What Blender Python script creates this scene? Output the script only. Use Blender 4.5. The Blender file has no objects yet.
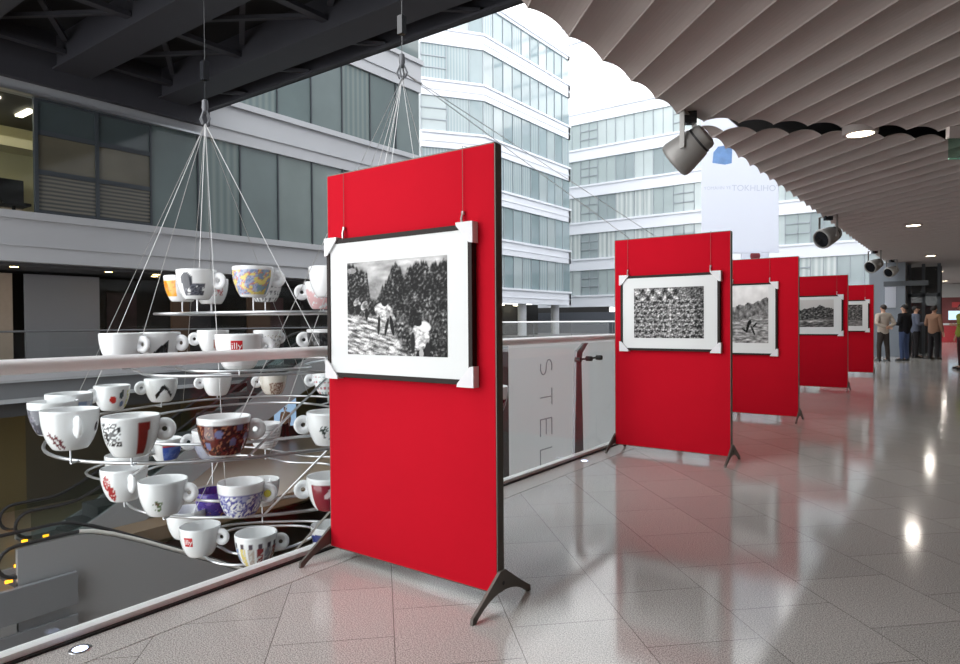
import bpy, bmesh, math, random
import numpy as np
from math import pi, sin, cos, sqrt, radians
from mathutils import Vector, Matrix, noise

SC = bpy.context.scene
COL = SC.collection
random.seed(7)

# ------------------------------------------------------------------ view
SC.view_settings.view_transform = 'Standard'
SC.view_settings.look = 'None'
SC.view_settings.gamma = 1.0
SC.view_settings.exposure = 1.06
SC.cycles.use_denoising = True
SC.cycles.max_bounces = 8
SC.cycles.transparent_max_bounces = 24
SC.cycles.sample_clamp_indirect = 6.0
SC.cycles.caustics_reflective = False
SC.cycles.caustics_refractive = False

FPX, YAW, PITCH, ROLL = 657.84, 0.6353, -0.015, 0.0069
EYE = Vector((0, 0, 1.3))
_f = Vector((-sin(YAW)*cos(PITCH), cos(YAW)*cos(PITCH), sin(PITCH)))
_r = Vector((cos(YAW), sin(YAW), 0)); _u = _r.cross(_f)
CR = cos(ROLL)*_r - sin(ROLL)*_u
CU = cos(ROLL)*_u + sin(ROLL)*_r
cam_d = bpy.data.cameras.new('camera'); cam = bpy.data.objects.new('camera', cam_d); COL.objects.link(cam)
cam_d.sensor_fit = 'HORIZONTAL'; cam_d.sensor_width = 36; cam_d.lens = FPX/960*36
cam_d.clip_start = 0.05; cam_d.clip_end = 500
cam.matrix_world = Matrix((( CR.x, CU.x, -_f.x, EYE.x), (CR.y, CU.y, -_f.y, EYE.y), (CR.z, CU.z, -_f.z, EYE.z), (0, 0, 0, 1)))
SC.camera = cam

# ------------------------------------------------------------------ helpers
def lin(c):
    c = c/255.0
    return c/12.92 if c <= 0.04045 else ((c+0.055)/1.055)**2.4
def rgb(r, g, b): return (lin(r), lin(g), lin(b), 1.0)

def mat(name, col, rough=0.5, metal=0.0, spec=0.5, var=0.0, vscale=8.0, bump=0.0, bscale=60.0, emit=None, es=1.0, coat=0.0):
    m = bpy.data.materials.new(name); m.use_nodes = True
    nt = m.node_tree; b = nt.nodes['Principled BSDF']
    b.inputs['Base Color'].default_value = col
    b.inputs['Roughness'].default_value = rough
    b.inputs['Metallic'].default_value = metal
    b.inputs['Specular IOR Level'].default_value = spec
    b.inputs['Coat Weight'].default_value = coat
    if emit:
        b.inputs['Emission Color'].default_value = emit
        b.inputs['Emission Strength'].default_value = es
    if var or bump:
        tc = nt.nodes.new('ShaderNodeTexCoord')
    if var:
        n = nt.nodes.new('ShaderNodeTexNoise'); n.inputs['Scale'].default_value = vscale; n.inputs['Detail'].default_value = 4
        nt.links.new(tc.outputs['Object'], n.inputs['Vector'])
        mx = nt.nodes.new('ShaderNodeMix'); mx.data_type = 'RGBA'
        mx.inputs[6].default_value = tuple(max(0, c*(1-var)) for c in col[:3])+(1,)
        mx.inputs[7].default_value = tuple(min(1, c*(1+var)) for c in col[:3])+(1,)
        nt.links.new(n.outputs['Fac'], mx.inputs[0]); nt.links.new(mx.outputs[2], b.inputs['Base Color'])
    if bump:
        n2 = nt.nodes.new('ShaderNodeTexNoise'); n2.inputs['Scale'].default_value = bscale; n2.inputs['Detail'].default_value = 3
        nt.links.new(tc.outputs['Object'], n2.inputs['Vector'])
        bp = nt.nodes.new('ShaderNodeBump'); bp.inputs['Strength'].default_value = bump; bp.inputs['Distance'].default_value = 0.01
        nt.links.new(n2.outputs['Fac'], bp.inputs['Height']); nt.links.new(bp.outputs['Normal'], b.inputs['Normal'])
    return m

def glassmat(name, tint, ior=1.45, refl=1.0):
    m = bpy.data.materials.new(name); m.use_nodes = True; nt = m.node_tree; nt.nodes.clear()
    o = nt.nodes.new('ShaderNodeOutputMaterial'); t = nt.nodes.new('ShaderNodeBsdfTransparent'); g = nt.nodes.new('ShaderNodeBsdfGlossy')
    g.inputs['Roughness'].default_value = 0.0; g.inputs['Color'].default_value = (refl, refl, refl, 1)
    t.inputs['Color'].default_value = tint
    lw = nt.nodes.new('ShaderNodeLayerWeight'); lw.inputs['Blend'].default_value = 0.5
    pw = nt.nodes.new('ShaderNodeMath'); pw.operation = 'POWER'; pw.inputs[1].default_value = 5.0
    nt.links.new(lw.outputs['Facing'], pw.inputs[0])
    f = nt.nodes.new('ShaderNodeMath'); f.operation = 'MULTIPLY_ADD'; f.inputs[1].default_value = 0.8; f.inputs[2].default_value = ((ior-1)/(ior+1))**2
    nt.links.new(pw.outputs[0], f.inputs[0])
    mx = nt.nodes.new('ShaderNodeMixShader')
    nt.links.new(f.outputs[0], mx.inputs[0]); nt.links.new(t.outputs[0], mx.inputs[1]); nt.links.new(g.outputs[0], mx.inputs[2])
    nt.links.new(mx.outputs[0], o.inputs['Surface'])
    return m

def attrmat(name, rough=0.4, spec=0.5, coat=0.0):
    m = bpy.data.materials.new(name); m.use_nodes = True; nt = m.node_tree; b = nt.nodes['Principled BSDF']
    a = nt.nodes.new('ShaderNodeAttribute'); a.attribute_name = 'paint'
    nt.links.new(a.outputs['Color'], b.inputs['Base Color'])
    b.inputs['Roughness'].default_value = rough; b.inputs['Specular IOR Level'].default_value = spec; b.inputs['Coat Weight'].default_value = coat
    return m

class MB:
    def __init__(s): s.v = []; s.f = []; s.c = None; s.smooth = False
    def add(s, vs, fs):
        o = len(s.v); s.v += [tuple(p) for p in vs]; s.f += [tuple(i+o for i in f) for f in fs]; return s
    def box(s, x0, x1, y0, y1, z0, z1):
        return s.add([(x0,y0,z0),(x1,y0,z0),(x1,y1,z0),(x0,y1,z0),(x0,y0,z1),(x1,y0,z1),(x1,y1,z1),(x0,y1,z1)],
                     [(0,3,2,1),(4,5,6,7),(0,1,5,4),(1,2,6,5),(2,3,7,6),(3,0,4,7)])
    def bar(s, a, b, w, h, up=(0,0,1)):
        a = Vector(a); b = Vector(b); d = (b-a).normalized(); u = Vector(up)
        x = d.cross(u)
        if x.length < 1e-4: x = d.cross(Vector((0,1,0)))
        x.normalize(); y = x.cross(d)
        vs = []
        for p in (a, b):
            for sx, sy in ((-1,-1),(1,-1),(1,1),(-1,1)): vs.append(p + x*(sx*w/2) + y*(sy*h/2))
        return s.add(vs, [(0,1,2,3),(7,6,5,4),(0,4,5,1),(1,5,6,2),(2,6,7,3),(3,7,4,0)])
    def tube(s, pts, r, n=10, closed=False, ry=None):
        pts = [Vector(p) for p in pts]; N = len(pts); vs = []; fs = []
        rr = r if isinstance(r, (list, tuple)) else [r]*N
        px = None
        for i, p in enumerate(pts):
            if closed: d = pts[(i+1) % N]-pts[i-1]
            else: d = pts[min(i+1, N-1)]-pts[max(i-1, 0)]
            d.normalize()
            if px is None:
                x = d.cross(Vector((0,0,1)))
                if x.length < 1e-3: x = d.cross(Vector((0,1,0)))
            else: x = px - d*px.dot(d)
            x.normalize(); y = x.cross(d); px = x
            for k in range(n):
                a = 2*pi*k/n; vs.append(p + x*(cos(a)*rr[i]) + y*(sin(a)*(ry if ry else rr[i])))
        for i in range(N if closed else N-1):
            j = (i+1) % N
            for k in range(n):
                k2 = (k+1) % n; fs.append((i*n+k, j*n+k, j*n+k2, i*n+k2))
        if not closed:
            fs.append(tuple(range(n))); fs.append(tuple((N-1)*n+k for k in reversed(range(n))))
        s.smooth = True
        return s.add(vs, fs)
    def lathe(s, prof, n=32, origin=(0,0,0), axis=(0,0,1)):
        ax = Vector(axis).normalized(); q = Vector((0,0,1)).rotation_difference(ax); o = Vector(origin)
        vs = []; fs = []
        for r, z in prof:
            for k in range(n):
                a = 2*pi*k/n; vs.append(o + q @ Vector((r*cos(a), r*sin(a), z)))
        for i in range(len(prof)-1):
            for k in range(n):
                k2 = (k+1) % n; fs.append((i*n+k, i*n+k2, (i+1)*n+k2, (i+1)*n+k))
        s.smooth = True
        return s.add(vs, fs)
    def prism(s, poly, z0, z1):
        n = len(poly)
        vs = [(x, y, z0) for x, y in poly]+[(x, y, z1) for x, y in poly]
        return s.add(vs, [tuple(reversed(range(n))), tuple(range(n, 2*n))]+[(i, (i+1) % n, n+(i+1) % n, n+i) for i in range(n)])
    def prism_x(s, poly, x0, x1):     # poly in (y, z)
        n = len(poly)
        vs = [(x0, y, z) for y, z in poly]+[(x1, y, z) for y, z in poly]
        return s.add(vs, [tuple(reversed(range(n))), tuple(range(n, 2*n))]+[(i, (i+1) % n, n+(i+1) % n, n+i) for i in range(n)])
    def prism_y(s, poly, y0, y1):     # poly in (x, z)
        n = len(poly)
        vs = [(x, y0, z) for x, z in poly]+[(x, y1, z) for x, z in poly]
        return s.add(vs, [tuple(reversed(range(n))), tuple(range(n, 2*n))]+[(i, (i+1) % n, n+(i+1) % n, n+i) for i in range(n)])
    def xf(s, M):
        s.v = [tuple(M @ Vector(p)) for p in s.v]; return s

WLOC = {}
def obj(name, mb, m, parent=None, bevel=0, smooth=None, recalc=True):
    me = bpy.data.meshes.new(name); o = bpy.data.objects.new(name, me); COL.objects.link(o)
    if parent is not None:
        L = WLOC.get(parent.name, Vector((0,0,0))); o.parent = parent; WLOC[o.name] = L
    else:
        xs, ys, zs = zip(*mb.v)
        L = Vector(((min(xs)+max(xs))/2, (min(ys)+max(ys))/2, min(zs))) if not getattr(mb, 'keep', False) else Vector((0,0,0))
        o.location = L; WLOC[o.name] = L
    me.from_pydata([tuple(Vector(p)-L) for p in mb.v], [], mb.f)
    if recalc:
        bm = bmesh.new(); bm.from_mesh(me); bmesh.ops.recalc_face_normals(bm, faces=bm.faces); bm.to_mesh(me); bm.free()
    if mb.c is not None:
        a = me.color_attributes.new('paint', 'FLOAT_COLOR', 'POINT')
        a.data.foreach_set('color', np.asarray(mb.c, dtype=np.float32).ravel())
    sm = mb.smooth if smooth is None else smooth
    if sm:
        me.polygons.foreach_set('use_smooth', [True]*len(me.polygons))
        try: me.set_sharp_from_angle(angle=radians(40))
        except Exception: pass
    me.materials.append(m)
    if bevel:
        b = o.modifiers.new('bevel', 'BEVEL'); b.width = bevel; b.segments = 2; b.limit_method = 'ANGLE'
    me.update()
    return o

def tag(o, label=None, cat=None, group=None, kind=None):
    if label: o['label'] = label
    if cat: o['category'] = cat
    if group: o['group'] = group
    if kind: o['kind'] = kind
    return o
def thing(name, label, cat, loc=(0,0,0), group=None, kind=None):
    o = bpy.data.objects.new(name, None); COL.objects.link(o); o.location = loc; o.empty_display_size = 0.2
    WLOC[o.name] = Vector(loc)
    return tag(o, label, cat, group, kind)
def struct(name, mb, m, label=None, **k):
    mb.keep = True
    o = obj(name, mb, m, **k); o['kind'] = 'structure'
    if label: o['label'] = label
    o['category'] = name.split('_')[0]
    return o
def dup(root, loc=None, rotz=None, label=None, group=None):
    r = root.copy(); COL.objects.link(r)
    if loc is not None: r.location = loc; WLOC[r.name] = Vector(loc)
    if rotz is not None: r.rotation_euler = (0, 0, rotz)
    if label: r['label'] = label
    if group: r['group'] = group
    for ch in list(root.children):
        c = ch.copy(); COL.objects.link(c); c.parent = r
        for g in list(ch.children):
            d = g.copy(); COL.objects.link(d); d.parent = c
    return r
def text_mb(txt, size, align='CENTER', thick=0.0):
    cu = bpy.data.curves.new('lettering', 'FONT'); cu.body = txt; cu.size = size; cu.align_x = align; cu.align_y = 'CENTER'; cu.extrude = thick
    o = bpy.data.objects.new('lettering', cu); COL.objects.link(o)
    dg = bpy.context.evaluated_depsgraph_get(); me = bpy.data.meshes.new_from_object(o.evaluated_get(dg))
    mb = MB(); mb.add([v.co.copy() for v in me.vertices], [tuple(p.vertices) for p in me.polygons])
    bpy.data.objects.remove(o); bpy.data.curves.remove(cu); bpy.data.meshes.remove(me)
    return mb
def fbm(x, y, z=0.0, o=4):
    return 0.5+0.5*noise.fractal(Vector((x, y, z)), 1.0, 2.0, o)
S2 = sqrt(2)

# ------------------------------------------------------------------ materials
M = {}
M['red'] = mat('red_fabric', rgb(184, 9, 32), 0.85, spec=0.12, var=0.06, vscale=3.0, bump=0.15, bscale=400)
M['edge'] = mat('panel_edge_metal', rgb(96, 92, 86), 0.45, metal=0.6)
M['foot'] = mat('foot_metal', rgb(104, 99, 94), 0.5, metal=0.5)
M['darkwood'] = mat('dark_wood', rgb(34, 25, 22), 0.55, spec=0.2, var=0.3, vscale=20)
M['mount'] = mat('white_mount', rgb(212, 215, 215), 0.35)
M['card'] = mat('white_card', rgb(222, 222, 225), 0.7)
M['wire'] = mat('steel_wire', rgb(205, 205, 205), 0.3, metal=0.8)
M['steel'] = mat('brushed_steel', rgb(200, 202, 205), 0.28, metal=0.9)
M['rail'] = mat('handrail_metal', rgb(246, 247, 248), 0.3)
M['strip'] = mat('aluminium_strip', rgb(240, 242, 243), 0.4)
M['black'] = mat('black_rubber', rgb(22, 22, 24), 0.6)
M['post'] = mat('post_metal', rgb(112, 114, 118), 0.5, metal=0.3)
M['glass'] = glassmat('clear_glass', (0.965, 0.98, 0.978, 1), 1.25)
M['band'] = mat('white_cladding', rgb(222, 225, 232), 0.45, var=0.03, vscale=0.6)
M['bandgrey'] = mat('grey_cladding', rgb(178, 180, 184), 0.45, var=0.03, vscale=0.8)
M['mull'] = mat('dark_window_frame', rgb(58, 64, 70), 0.5)
M['mull2'] = mat('grey_window_frame', rgb(150, 158, 164), 0.5)
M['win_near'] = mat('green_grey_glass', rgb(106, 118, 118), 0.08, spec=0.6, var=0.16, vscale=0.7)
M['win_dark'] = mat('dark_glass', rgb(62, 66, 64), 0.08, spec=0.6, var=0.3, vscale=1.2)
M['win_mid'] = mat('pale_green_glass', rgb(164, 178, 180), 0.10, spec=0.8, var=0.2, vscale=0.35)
M['win_far'] = mat('haze_toned_glass', rgb(182, 192, 192), 0.15, spec=0.6, var=0.16, vscale=0.25)  # atrium haze put into the pale base colour of the far panes
M['bridge'] = mat('dark_steel_paint', rgb(60, 60, 66), 0.5, metal=0.2, var=0.1, vscale=2)
M['bridgedeck'] = mat('black_steel_deck', rgb(28, 28, 31), 0.8)
M['slab'] = mat('slab_edge', rgb(120, 122, 126), 0.6)
M['slabdark'] = mat('dark_slab', rgb(70, 70, 72), 0.7)
M['brown'] = mat('brown_floor', rgb(112, 90, 66), 0.35, var=0.15, vscale=0.8)
M['olive'] = mat('olive_wall', rgb(104, 92, 58), 0.7, var=0.2, vscale=0.6)
M['darkwall'] = mat('dark_wall', rgb(42, 40, 40), 0.6, var=0.2, vscale=0.5)
M['tan'] = mat('tan_panel', rgb(164, 148, 132), 0.6, var=0.1)
M['greypanel'] = mat('grey_panel', rgb(132, 132, 136), 0.6)
M['brownpanel'] = mat('brown_panel', rgb(92, 70, 54), 0.6)
M['porcelain'] = attrmat('porcelain', 0.12, 0.5, coat=0.3)
M['handle'] = mat('white_porcelain', rgb(238, 240, 242), 0.12, coat=0.3)
M['print'] = attrmat('photo_print', 0.4, 0.12)
M['spot'] = mat('spot_metal', rgb(142, 140, 137), 0.42, metal=0.2)
M['lens'] = mat('spot_lens', rgb(28, 30, 34), 0.1)
M['lamp'] = mat('lamp_diffuser', rgb(255, 244, 224), 0.5, emit=rgb(255, 238, 205), es=6.0)
M['warm'] = mat('warm_lamp', rgb(255, 220, 160), 0.5, emit=rgb(255, 214, 140), es=9.0)
M['office'] = mat('office_lamp', rgb(255, 250, 230), 0.5, emit=rgb(255, 246, 214), es=5.0)
M['amber'] = mat('amber_lamp', rgb(255, 170, 40), 0.5, emit=rgb(255, 160, 30), es=2.0)
M['blueled'] = mat('blue_white_lamp', rgb(220, 230, 255), 0.5, emit=rgb(205, 218, 255), es=3.0)
M['banner'] = mat('white_banner', rgb(240, 243, 250), 0.7)
M['hoard'] = mat('pale_blue_grey_board', rgb(214, 221, 230), 0.5)
M['hoardtop'] = mat('white_board_top', rgb(232, 232, 238), 0.5)
def cloth_translucent(name, col):
    m = bpy.data.materials.new(name); m.use_nodes = True; nt = m.node_tree; nt.nodes.clear()
    o = nt.nodes.new('ShaderNodeOutputMaterial'); d = nt.nodes.new('ShaderNodeBsdfDiffuse'); t = nt.nodes.new('ShaderNodeBsdfTranslucent'); mx = nt.nodes.new('ShaderNodeMixShader')
    d.inputs['Color'].default_value = col; t.inputs['Color'].default_value = col; mx.inputs[0].default_value = 0.7
    nt.links.new(d.outputs[0], mx.inputs[1]); nt.links.new(t.outputs[0], mx.inputs[2]); nt.links.new(mx.outputs[0], o.inputs['Surface'])
    return m
M['hoard'] = cloth_translucent('pale_blue_grey_cloth', rgb(246, 249, 252)); M['hoardtop'] = cloth_translucent('white_cloth', rgb(252, 252, 254)); M['banner'] = cloth_translucent('white_banner_cloth', rgb(244, 246, 252))
M['grey_ink'] = mat('grey_ink', rgb(172, 178, 186), 0.6)
M['faint_ink'] = mat('faint_ink', rgb(214, 218, 228), 0.7)
M['blue_ink'] = mat('blue_ink', rgb(120, 158, 210), 0.7, var=0.4, vscale=3)
M['escal'] = mat('escalator_cladding', rgb(150, 151, 153), 0.5)
M['escglass'] = glassmat('escalator_glass', (0.80, 0.86, 0.85, 1), 1.2)
M['rubber'] = mat('black_handrail', rgb(36, 36, 38), 0.4)
M['rubberpale'] = mat('pale_handrail', rgb(216, 214, 208), 0.3)
M['redlogo'] = mat('red_logo', rgb(200, 24, 34), 0.4)
M['white'] = mat('white_ink', rgb(245, 245, 245), 0.5)

def blindmat(name, c0, c1, scale, horiz=False, rough=0.12):
    m = bpy.data.materials.new(name); m.use_nodes = True; nt = m.node_tree; b = nt.nodes['Principled BSDF']
    tc = nt.nodes.new('ShaderNodeTexCoord'); w_ = nt.nodes.new('ShaderNodeTexWave'); w_.wave_type = 'BANDS'
    w_.bands_direction = 'Z' if horiz else 'DIAGONAL'; w_.inputs['Scale'].default_value = scale; w_.inputs['Distortion'].default_value = 0.6; w_.inputs['Detail'].default_value = 1
    mp = nt.nodes.new('ShaderNodeMapping'); mp.inputs['Scale'].default_value = (1, 1, 1 if horiz else 0)
    nt.links.new(tc.outputs['Object'], mp.inputs['Vector']); nt.links.new(mp.outputs[0], w_.inputs['Vector'])
    mx = nt.nodes.new('ShaderNodeMix'); mx.data_type = 'RGBA'; mx.inputs[6].default_value = c0; mx.inputs[7].default_value = c1
    nt.links.new(w_.outputs['Fac'], mx.inputs[0]); nt.links.new(mx.outputs[2], b.inputs['Base Color'])
    b.inputs['Roughness'].default_value = rough; b.inputs['Specular IOR Level'].default_value = 0.6
    return m
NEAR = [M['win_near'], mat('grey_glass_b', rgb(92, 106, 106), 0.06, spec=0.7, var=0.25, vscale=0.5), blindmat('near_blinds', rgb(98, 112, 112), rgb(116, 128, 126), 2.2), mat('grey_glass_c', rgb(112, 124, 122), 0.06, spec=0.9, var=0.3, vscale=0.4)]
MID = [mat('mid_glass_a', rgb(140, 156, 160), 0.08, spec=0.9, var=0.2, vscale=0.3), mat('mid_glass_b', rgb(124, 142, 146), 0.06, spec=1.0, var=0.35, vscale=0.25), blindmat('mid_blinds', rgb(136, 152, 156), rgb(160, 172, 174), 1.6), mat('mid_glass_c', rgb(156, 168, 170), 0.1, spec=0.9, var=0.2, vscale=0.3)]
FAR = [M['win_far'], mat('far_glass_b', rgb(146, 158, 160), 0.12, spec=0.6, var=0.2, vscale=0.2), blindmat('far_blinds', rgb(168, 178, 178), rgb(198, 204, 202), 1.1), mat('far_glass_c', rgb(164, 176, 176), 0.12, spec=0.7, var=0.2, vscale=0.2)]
DARKW = [blindmat('dark_blinds', rgb(52, 54, 54), rgb(112, 108, 96), 2.6, True), mat('interior_glow_glass', rgb(98, 94, 80), 0.08, spec=0.6, var=0.4, vscale=0.8), mat('blue_grey_glass', rgb(74, 84, 86), 0.06, spec=0.7, var=0.25, vscale=0.6)]  # tan colour of the middle pane stands in for warm light inside
wrng = random.Random(4)
def floor_mat(name='polished_granite', tiles=True):
    m = bpy.data.materials.new(name); m.use_nodes = True; nt = m.node_tree; b = nt.nodes['Principled BSDF']
    tc = nt.nodes.new('ShaderNodeTexCoord'); mp = nt.nodes.new('ShaderNodeMapping')
    mp.inputs['Rotation'].default_value = (0, 0, radians(45)); mp.inputs['Location'].default_value = (3.25, -0.045, 0)
    nt.links.new(tc.outputs['Object'], mp.inputs['Vector'])
    br = nt.nodes.new('ShaderNodeTexBrick'); br.offset = 0.5; br.offset_frequency = 2; br.squash = 1
    br.inputs['Scale'].default_value = 1; br.inputs['Mortar Size'].default_value = 0.0022; br.inputs['Mortar Smooth'].default_value = 0.1
    br.inputs['Brick Width'].default_value = 0.518; br.inputs['Row Height'].default_value = 0.496; br.inputs['Bias'].default_value = 0
    br.inputs['Color1'].default_value = (1, 1, 1, 1); br.inputs['Color2'].default_value = (0.90, 0.90, 0.90, 1); br.inputs['Mortar'].default_value = (0.42, 0.41, 0.40, 1)
    nt.links.new(mp.outputs[0], br.inputs['Vector'])
    n = nt.nodes.new('ShaderNodeTexNoise'); n.inputs['Scale'].default_value = 185; n.inputs['Detail'].default_value = 2
    nt.links.new(tc.outputs['Object'], n.inputs['Vector'])
    cr = nt.nodes.new('ShaderNodeValToRGB'); e = cr.color_ramp.elements
    e[0].position = 0.40; e[0].color = rgb(152, 149, 146); e[1].position = 0.60; e[1].color = rgb(222, 219, 215)
    nt.links.new(n.outputs['Fac'], cr.inputs['Fac'])
    mx = nt.nodes.new('ShaderNodeMix'); mx.data_type = 'RGBA'; mx.blend_type = 'MULTIPLY'; mx.inputs[0].default_value = 1 if tiles else 0
    nt.links.new(cr.outputs[0], mx.inputs[6]); nt.links.new(br.outputs['Color'], mx.inputs[7])
    nt.links.new(mx.outputs[2], b.inputs['Base Color'])
    b.inputs['Roughness'].default_value = 0.10; b.inputs['Specular IOR Level'].default_value = 0.34
    return m
M['floor'] = floor_mat()
M['border'] = floor_mat('granite_border', False)
M['ceil'] = mat('taupe_ceiling_metal', rgb(172, 162, 158), 0.6)

# ------------------------------------------------------------------ world
w = bpy.data.worlds.new('sky'); SC.world = w; w.use_nodes = True
bg = w.node_tree.nodes['Background']; bg.inputs['Color'].default_value = (0.97, 0.985, 1.0, 1); bg.inputs['Strength'].default_value = 1.75
sd_ = bpy.data.lights.new('daylight', 'SUN'); sd_.energy = 0.32; sd_.angle = radians(70); sd_.color = (1.0, 0.985, 0.96)
so_ = bpy.data.objects.new('daylight', sd_); COL.objects.link(so_)
so_.rotation_euler = Vector((0.50, 0.72, -0.46)).to_track_quat('-Z', 'Y').to_euler(); so_.location = (-20, -20, 20)

# ------------------------------------------------------------------ corridor shell
XR = -2.98            # balustrade line
XE = -2.22            # ceiling edge
XW = 5.0              # right wall
Y0, Y1 = -16.0, 60.0
struct('floor', MB().box(-2.717, XW, Y0, Y1, -0.03, 0.0), M['floor'])
struct('trim_1', MB().box(-2.93, -2.723, Y0, Y1, -0.03, 0.0), M['border'], 'granite border strip along the glass balustrade')
struct('floor_slab', MB().box(XR-0.12, XW, Y0, Y1, -0.6, -0.032), M['slabdark'])
struct('wall_right', MB().box(XW, XW+0.3, Y0, Y1, -0.6, 3.5), mat('shop_wall', rgb(158, 128, 100), 0.5, var=0.2, vscale=0.6))
struct('wall_upper', MB().box(XE+0.02, XE+0.4, Y0, Y1+20, 3.62, 27), M['bandgrey'])
struct('ceiling_plenum', MB().box(XE+0.05, XW+0.3, Y0, Y1, 3.6, 3.9), M['black'])

# louvred ceiling: bowed slats at 45 degrees to the corridor, in two fields with a dark joint between them
def slat_field(lo, hi, A):
    mb = MB(); P = 0.375; v0 = 3.93-40*P
    prof = [(0, -0.006), (0.025, -0.006), (0.03, 0.0)]+[(0.03+0.97*t_, A*(1-((t_-0.58)/(0.58 if t_ < 0.58 else 0.42))**2)) for t_ in (0.07, 0.15, 0.25, 0.36, 0.47, 0.58, 0.68, 0.78, 0.87, 0.94, 0.99)]+[(1.001, -0.008)]
    for k in range(170):
        pts = []
        for t, z in prof:
            v = v0+(k+t)*P
            a = max(lo, v-XW*S2); b = min(hi, v-XE*S2)
            y_a = (a+v)/S2; y_b = (b+v)/S2
            a = max(a, (Y0)*S2-v); b = min(b, Y1*S2-v)
            if b-a < 0.02: a = b = None
            pts.append((v, 3.275+z, a, b))
        for p, q in zip(pts, pts[1:]):
            if p[2] is None or q[2] is None: continue
            vs = []
            for th in (0, 0.006):
                for (v, z, a, b), e in ((p, 2), (p, 3), (q, 3), (q, 2)):
                    u = (v, z, a, b)[e]
                    vs.append(((v-u)/S2, (v+u)/S2, z+th))
            mb.add(vs, [(0,1,2,3), (7,6,5,4), (0,4,5,1), (1,5,6,2), (2,6,7,3), (3,7,4,0)])
    return mb
c_near = slat_field(-99, 6.14, 0.040); c_far = slat_field(6.44, 999, 0.050)
struct('ceiling', c_near, M['ceil'], 'near field of bowed taupe metal ceiling slats', smooth=True, recalc=False)
struct('ceiling_far', c_far, M['ceil'], 'far field of bowed taupe metal ceiling slats', smooth=True, recalc=False)

# ------------------------------------------------------------------ exhibition panels
PXL, PXR, PZB, PZT, PT = -2.83, -1.709, 0.066, 2.106, 0.05
PW = PXR-PXL
PANY = [2.4337, 6.1341, 9.1478, 13.5243, 17.7231]
def foot(side):
    # arched splayed leg plate, in (y, z): apex clasping the panel edge
    out = []; N = 12
    y1, z1 = 0.235, 0.012
    outer = [(0.235, 0.0), (0.23, 0.028)] + [(0.23-(0.23-0.02)*t, 0.028+(0.168-0.028)*(t**1.06)) for t in [i/N for i in range(1, N+1)]]
    left = [(-y, z) for y, z in reversed(outer)]
    inner = []
    for i in range(N+1):
        t = -1+2*i/N; inner.append((0.213*t, 0.076*(1-abs(t)**2.1)))
    poly = outer + left + inner[0:]
    # order: right tip -> apex -> left tip -> inner arch back to the right tip
    x = side*(PW/2+0.012)
    return MB().prism_x([(y, z) for y, z in poly], x-0.007, x+0.007)
def make_panel(name, label):
    t = thing(name, label, 'display panel', (0,0,0), 'red display panels along the balustrade')
    fr = MB()
    h = PW/2
    fr.box(-h-0.006, -h, -PT/2, PT/2, PZB, PZT).box(h, h+0.006, -PT/2, PT/2, PZB, PZT)
    fr.box(-h, h, -PT/2, PT/2, PZT, PZT+0.006).box(-h, h, -PT/2, PT/2, PZB-0.006, PZB)
    obj('fabric_board', MB().box(-h, h, -PT/2-0.002, PT/2+0.002, PZB, PZT), M['red'], t)
    obj('edge_frame', fr, M['edge'], t)
    for s in (-1, 1):
        f = obj('foot', foot(s), M['foot'], t)
        obj('bolt', MB().lathe([(0, 0.004), (0.009, 0.003), (0.009, 0)], 10, (s*(PW/2+0.018), 0, 0.11), (s, 0, 0)), M['black'], f)
    return t
p0 = make_panel('exhibition_stand', 'nearest and largest red fabric panel standing on two splayed metal feet')
p0.location = ((PXL+PXR)/2, PANY[0]+PT/2, 0)
plabs = ['second nearest red fabric panel, fully in view behind the nearest one',
         'third red fabric panel, its left part hidden behind the second panel',
         'fourth red fabric panel, second from the far end of the row',
         'farthest and smallest red fabric panel at the end of the row']
for y, l in zip(PANY[1:], plabs): dup(p0, ((PXL+PXR)/2, y+PT/2, 0), label=l)

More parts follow.
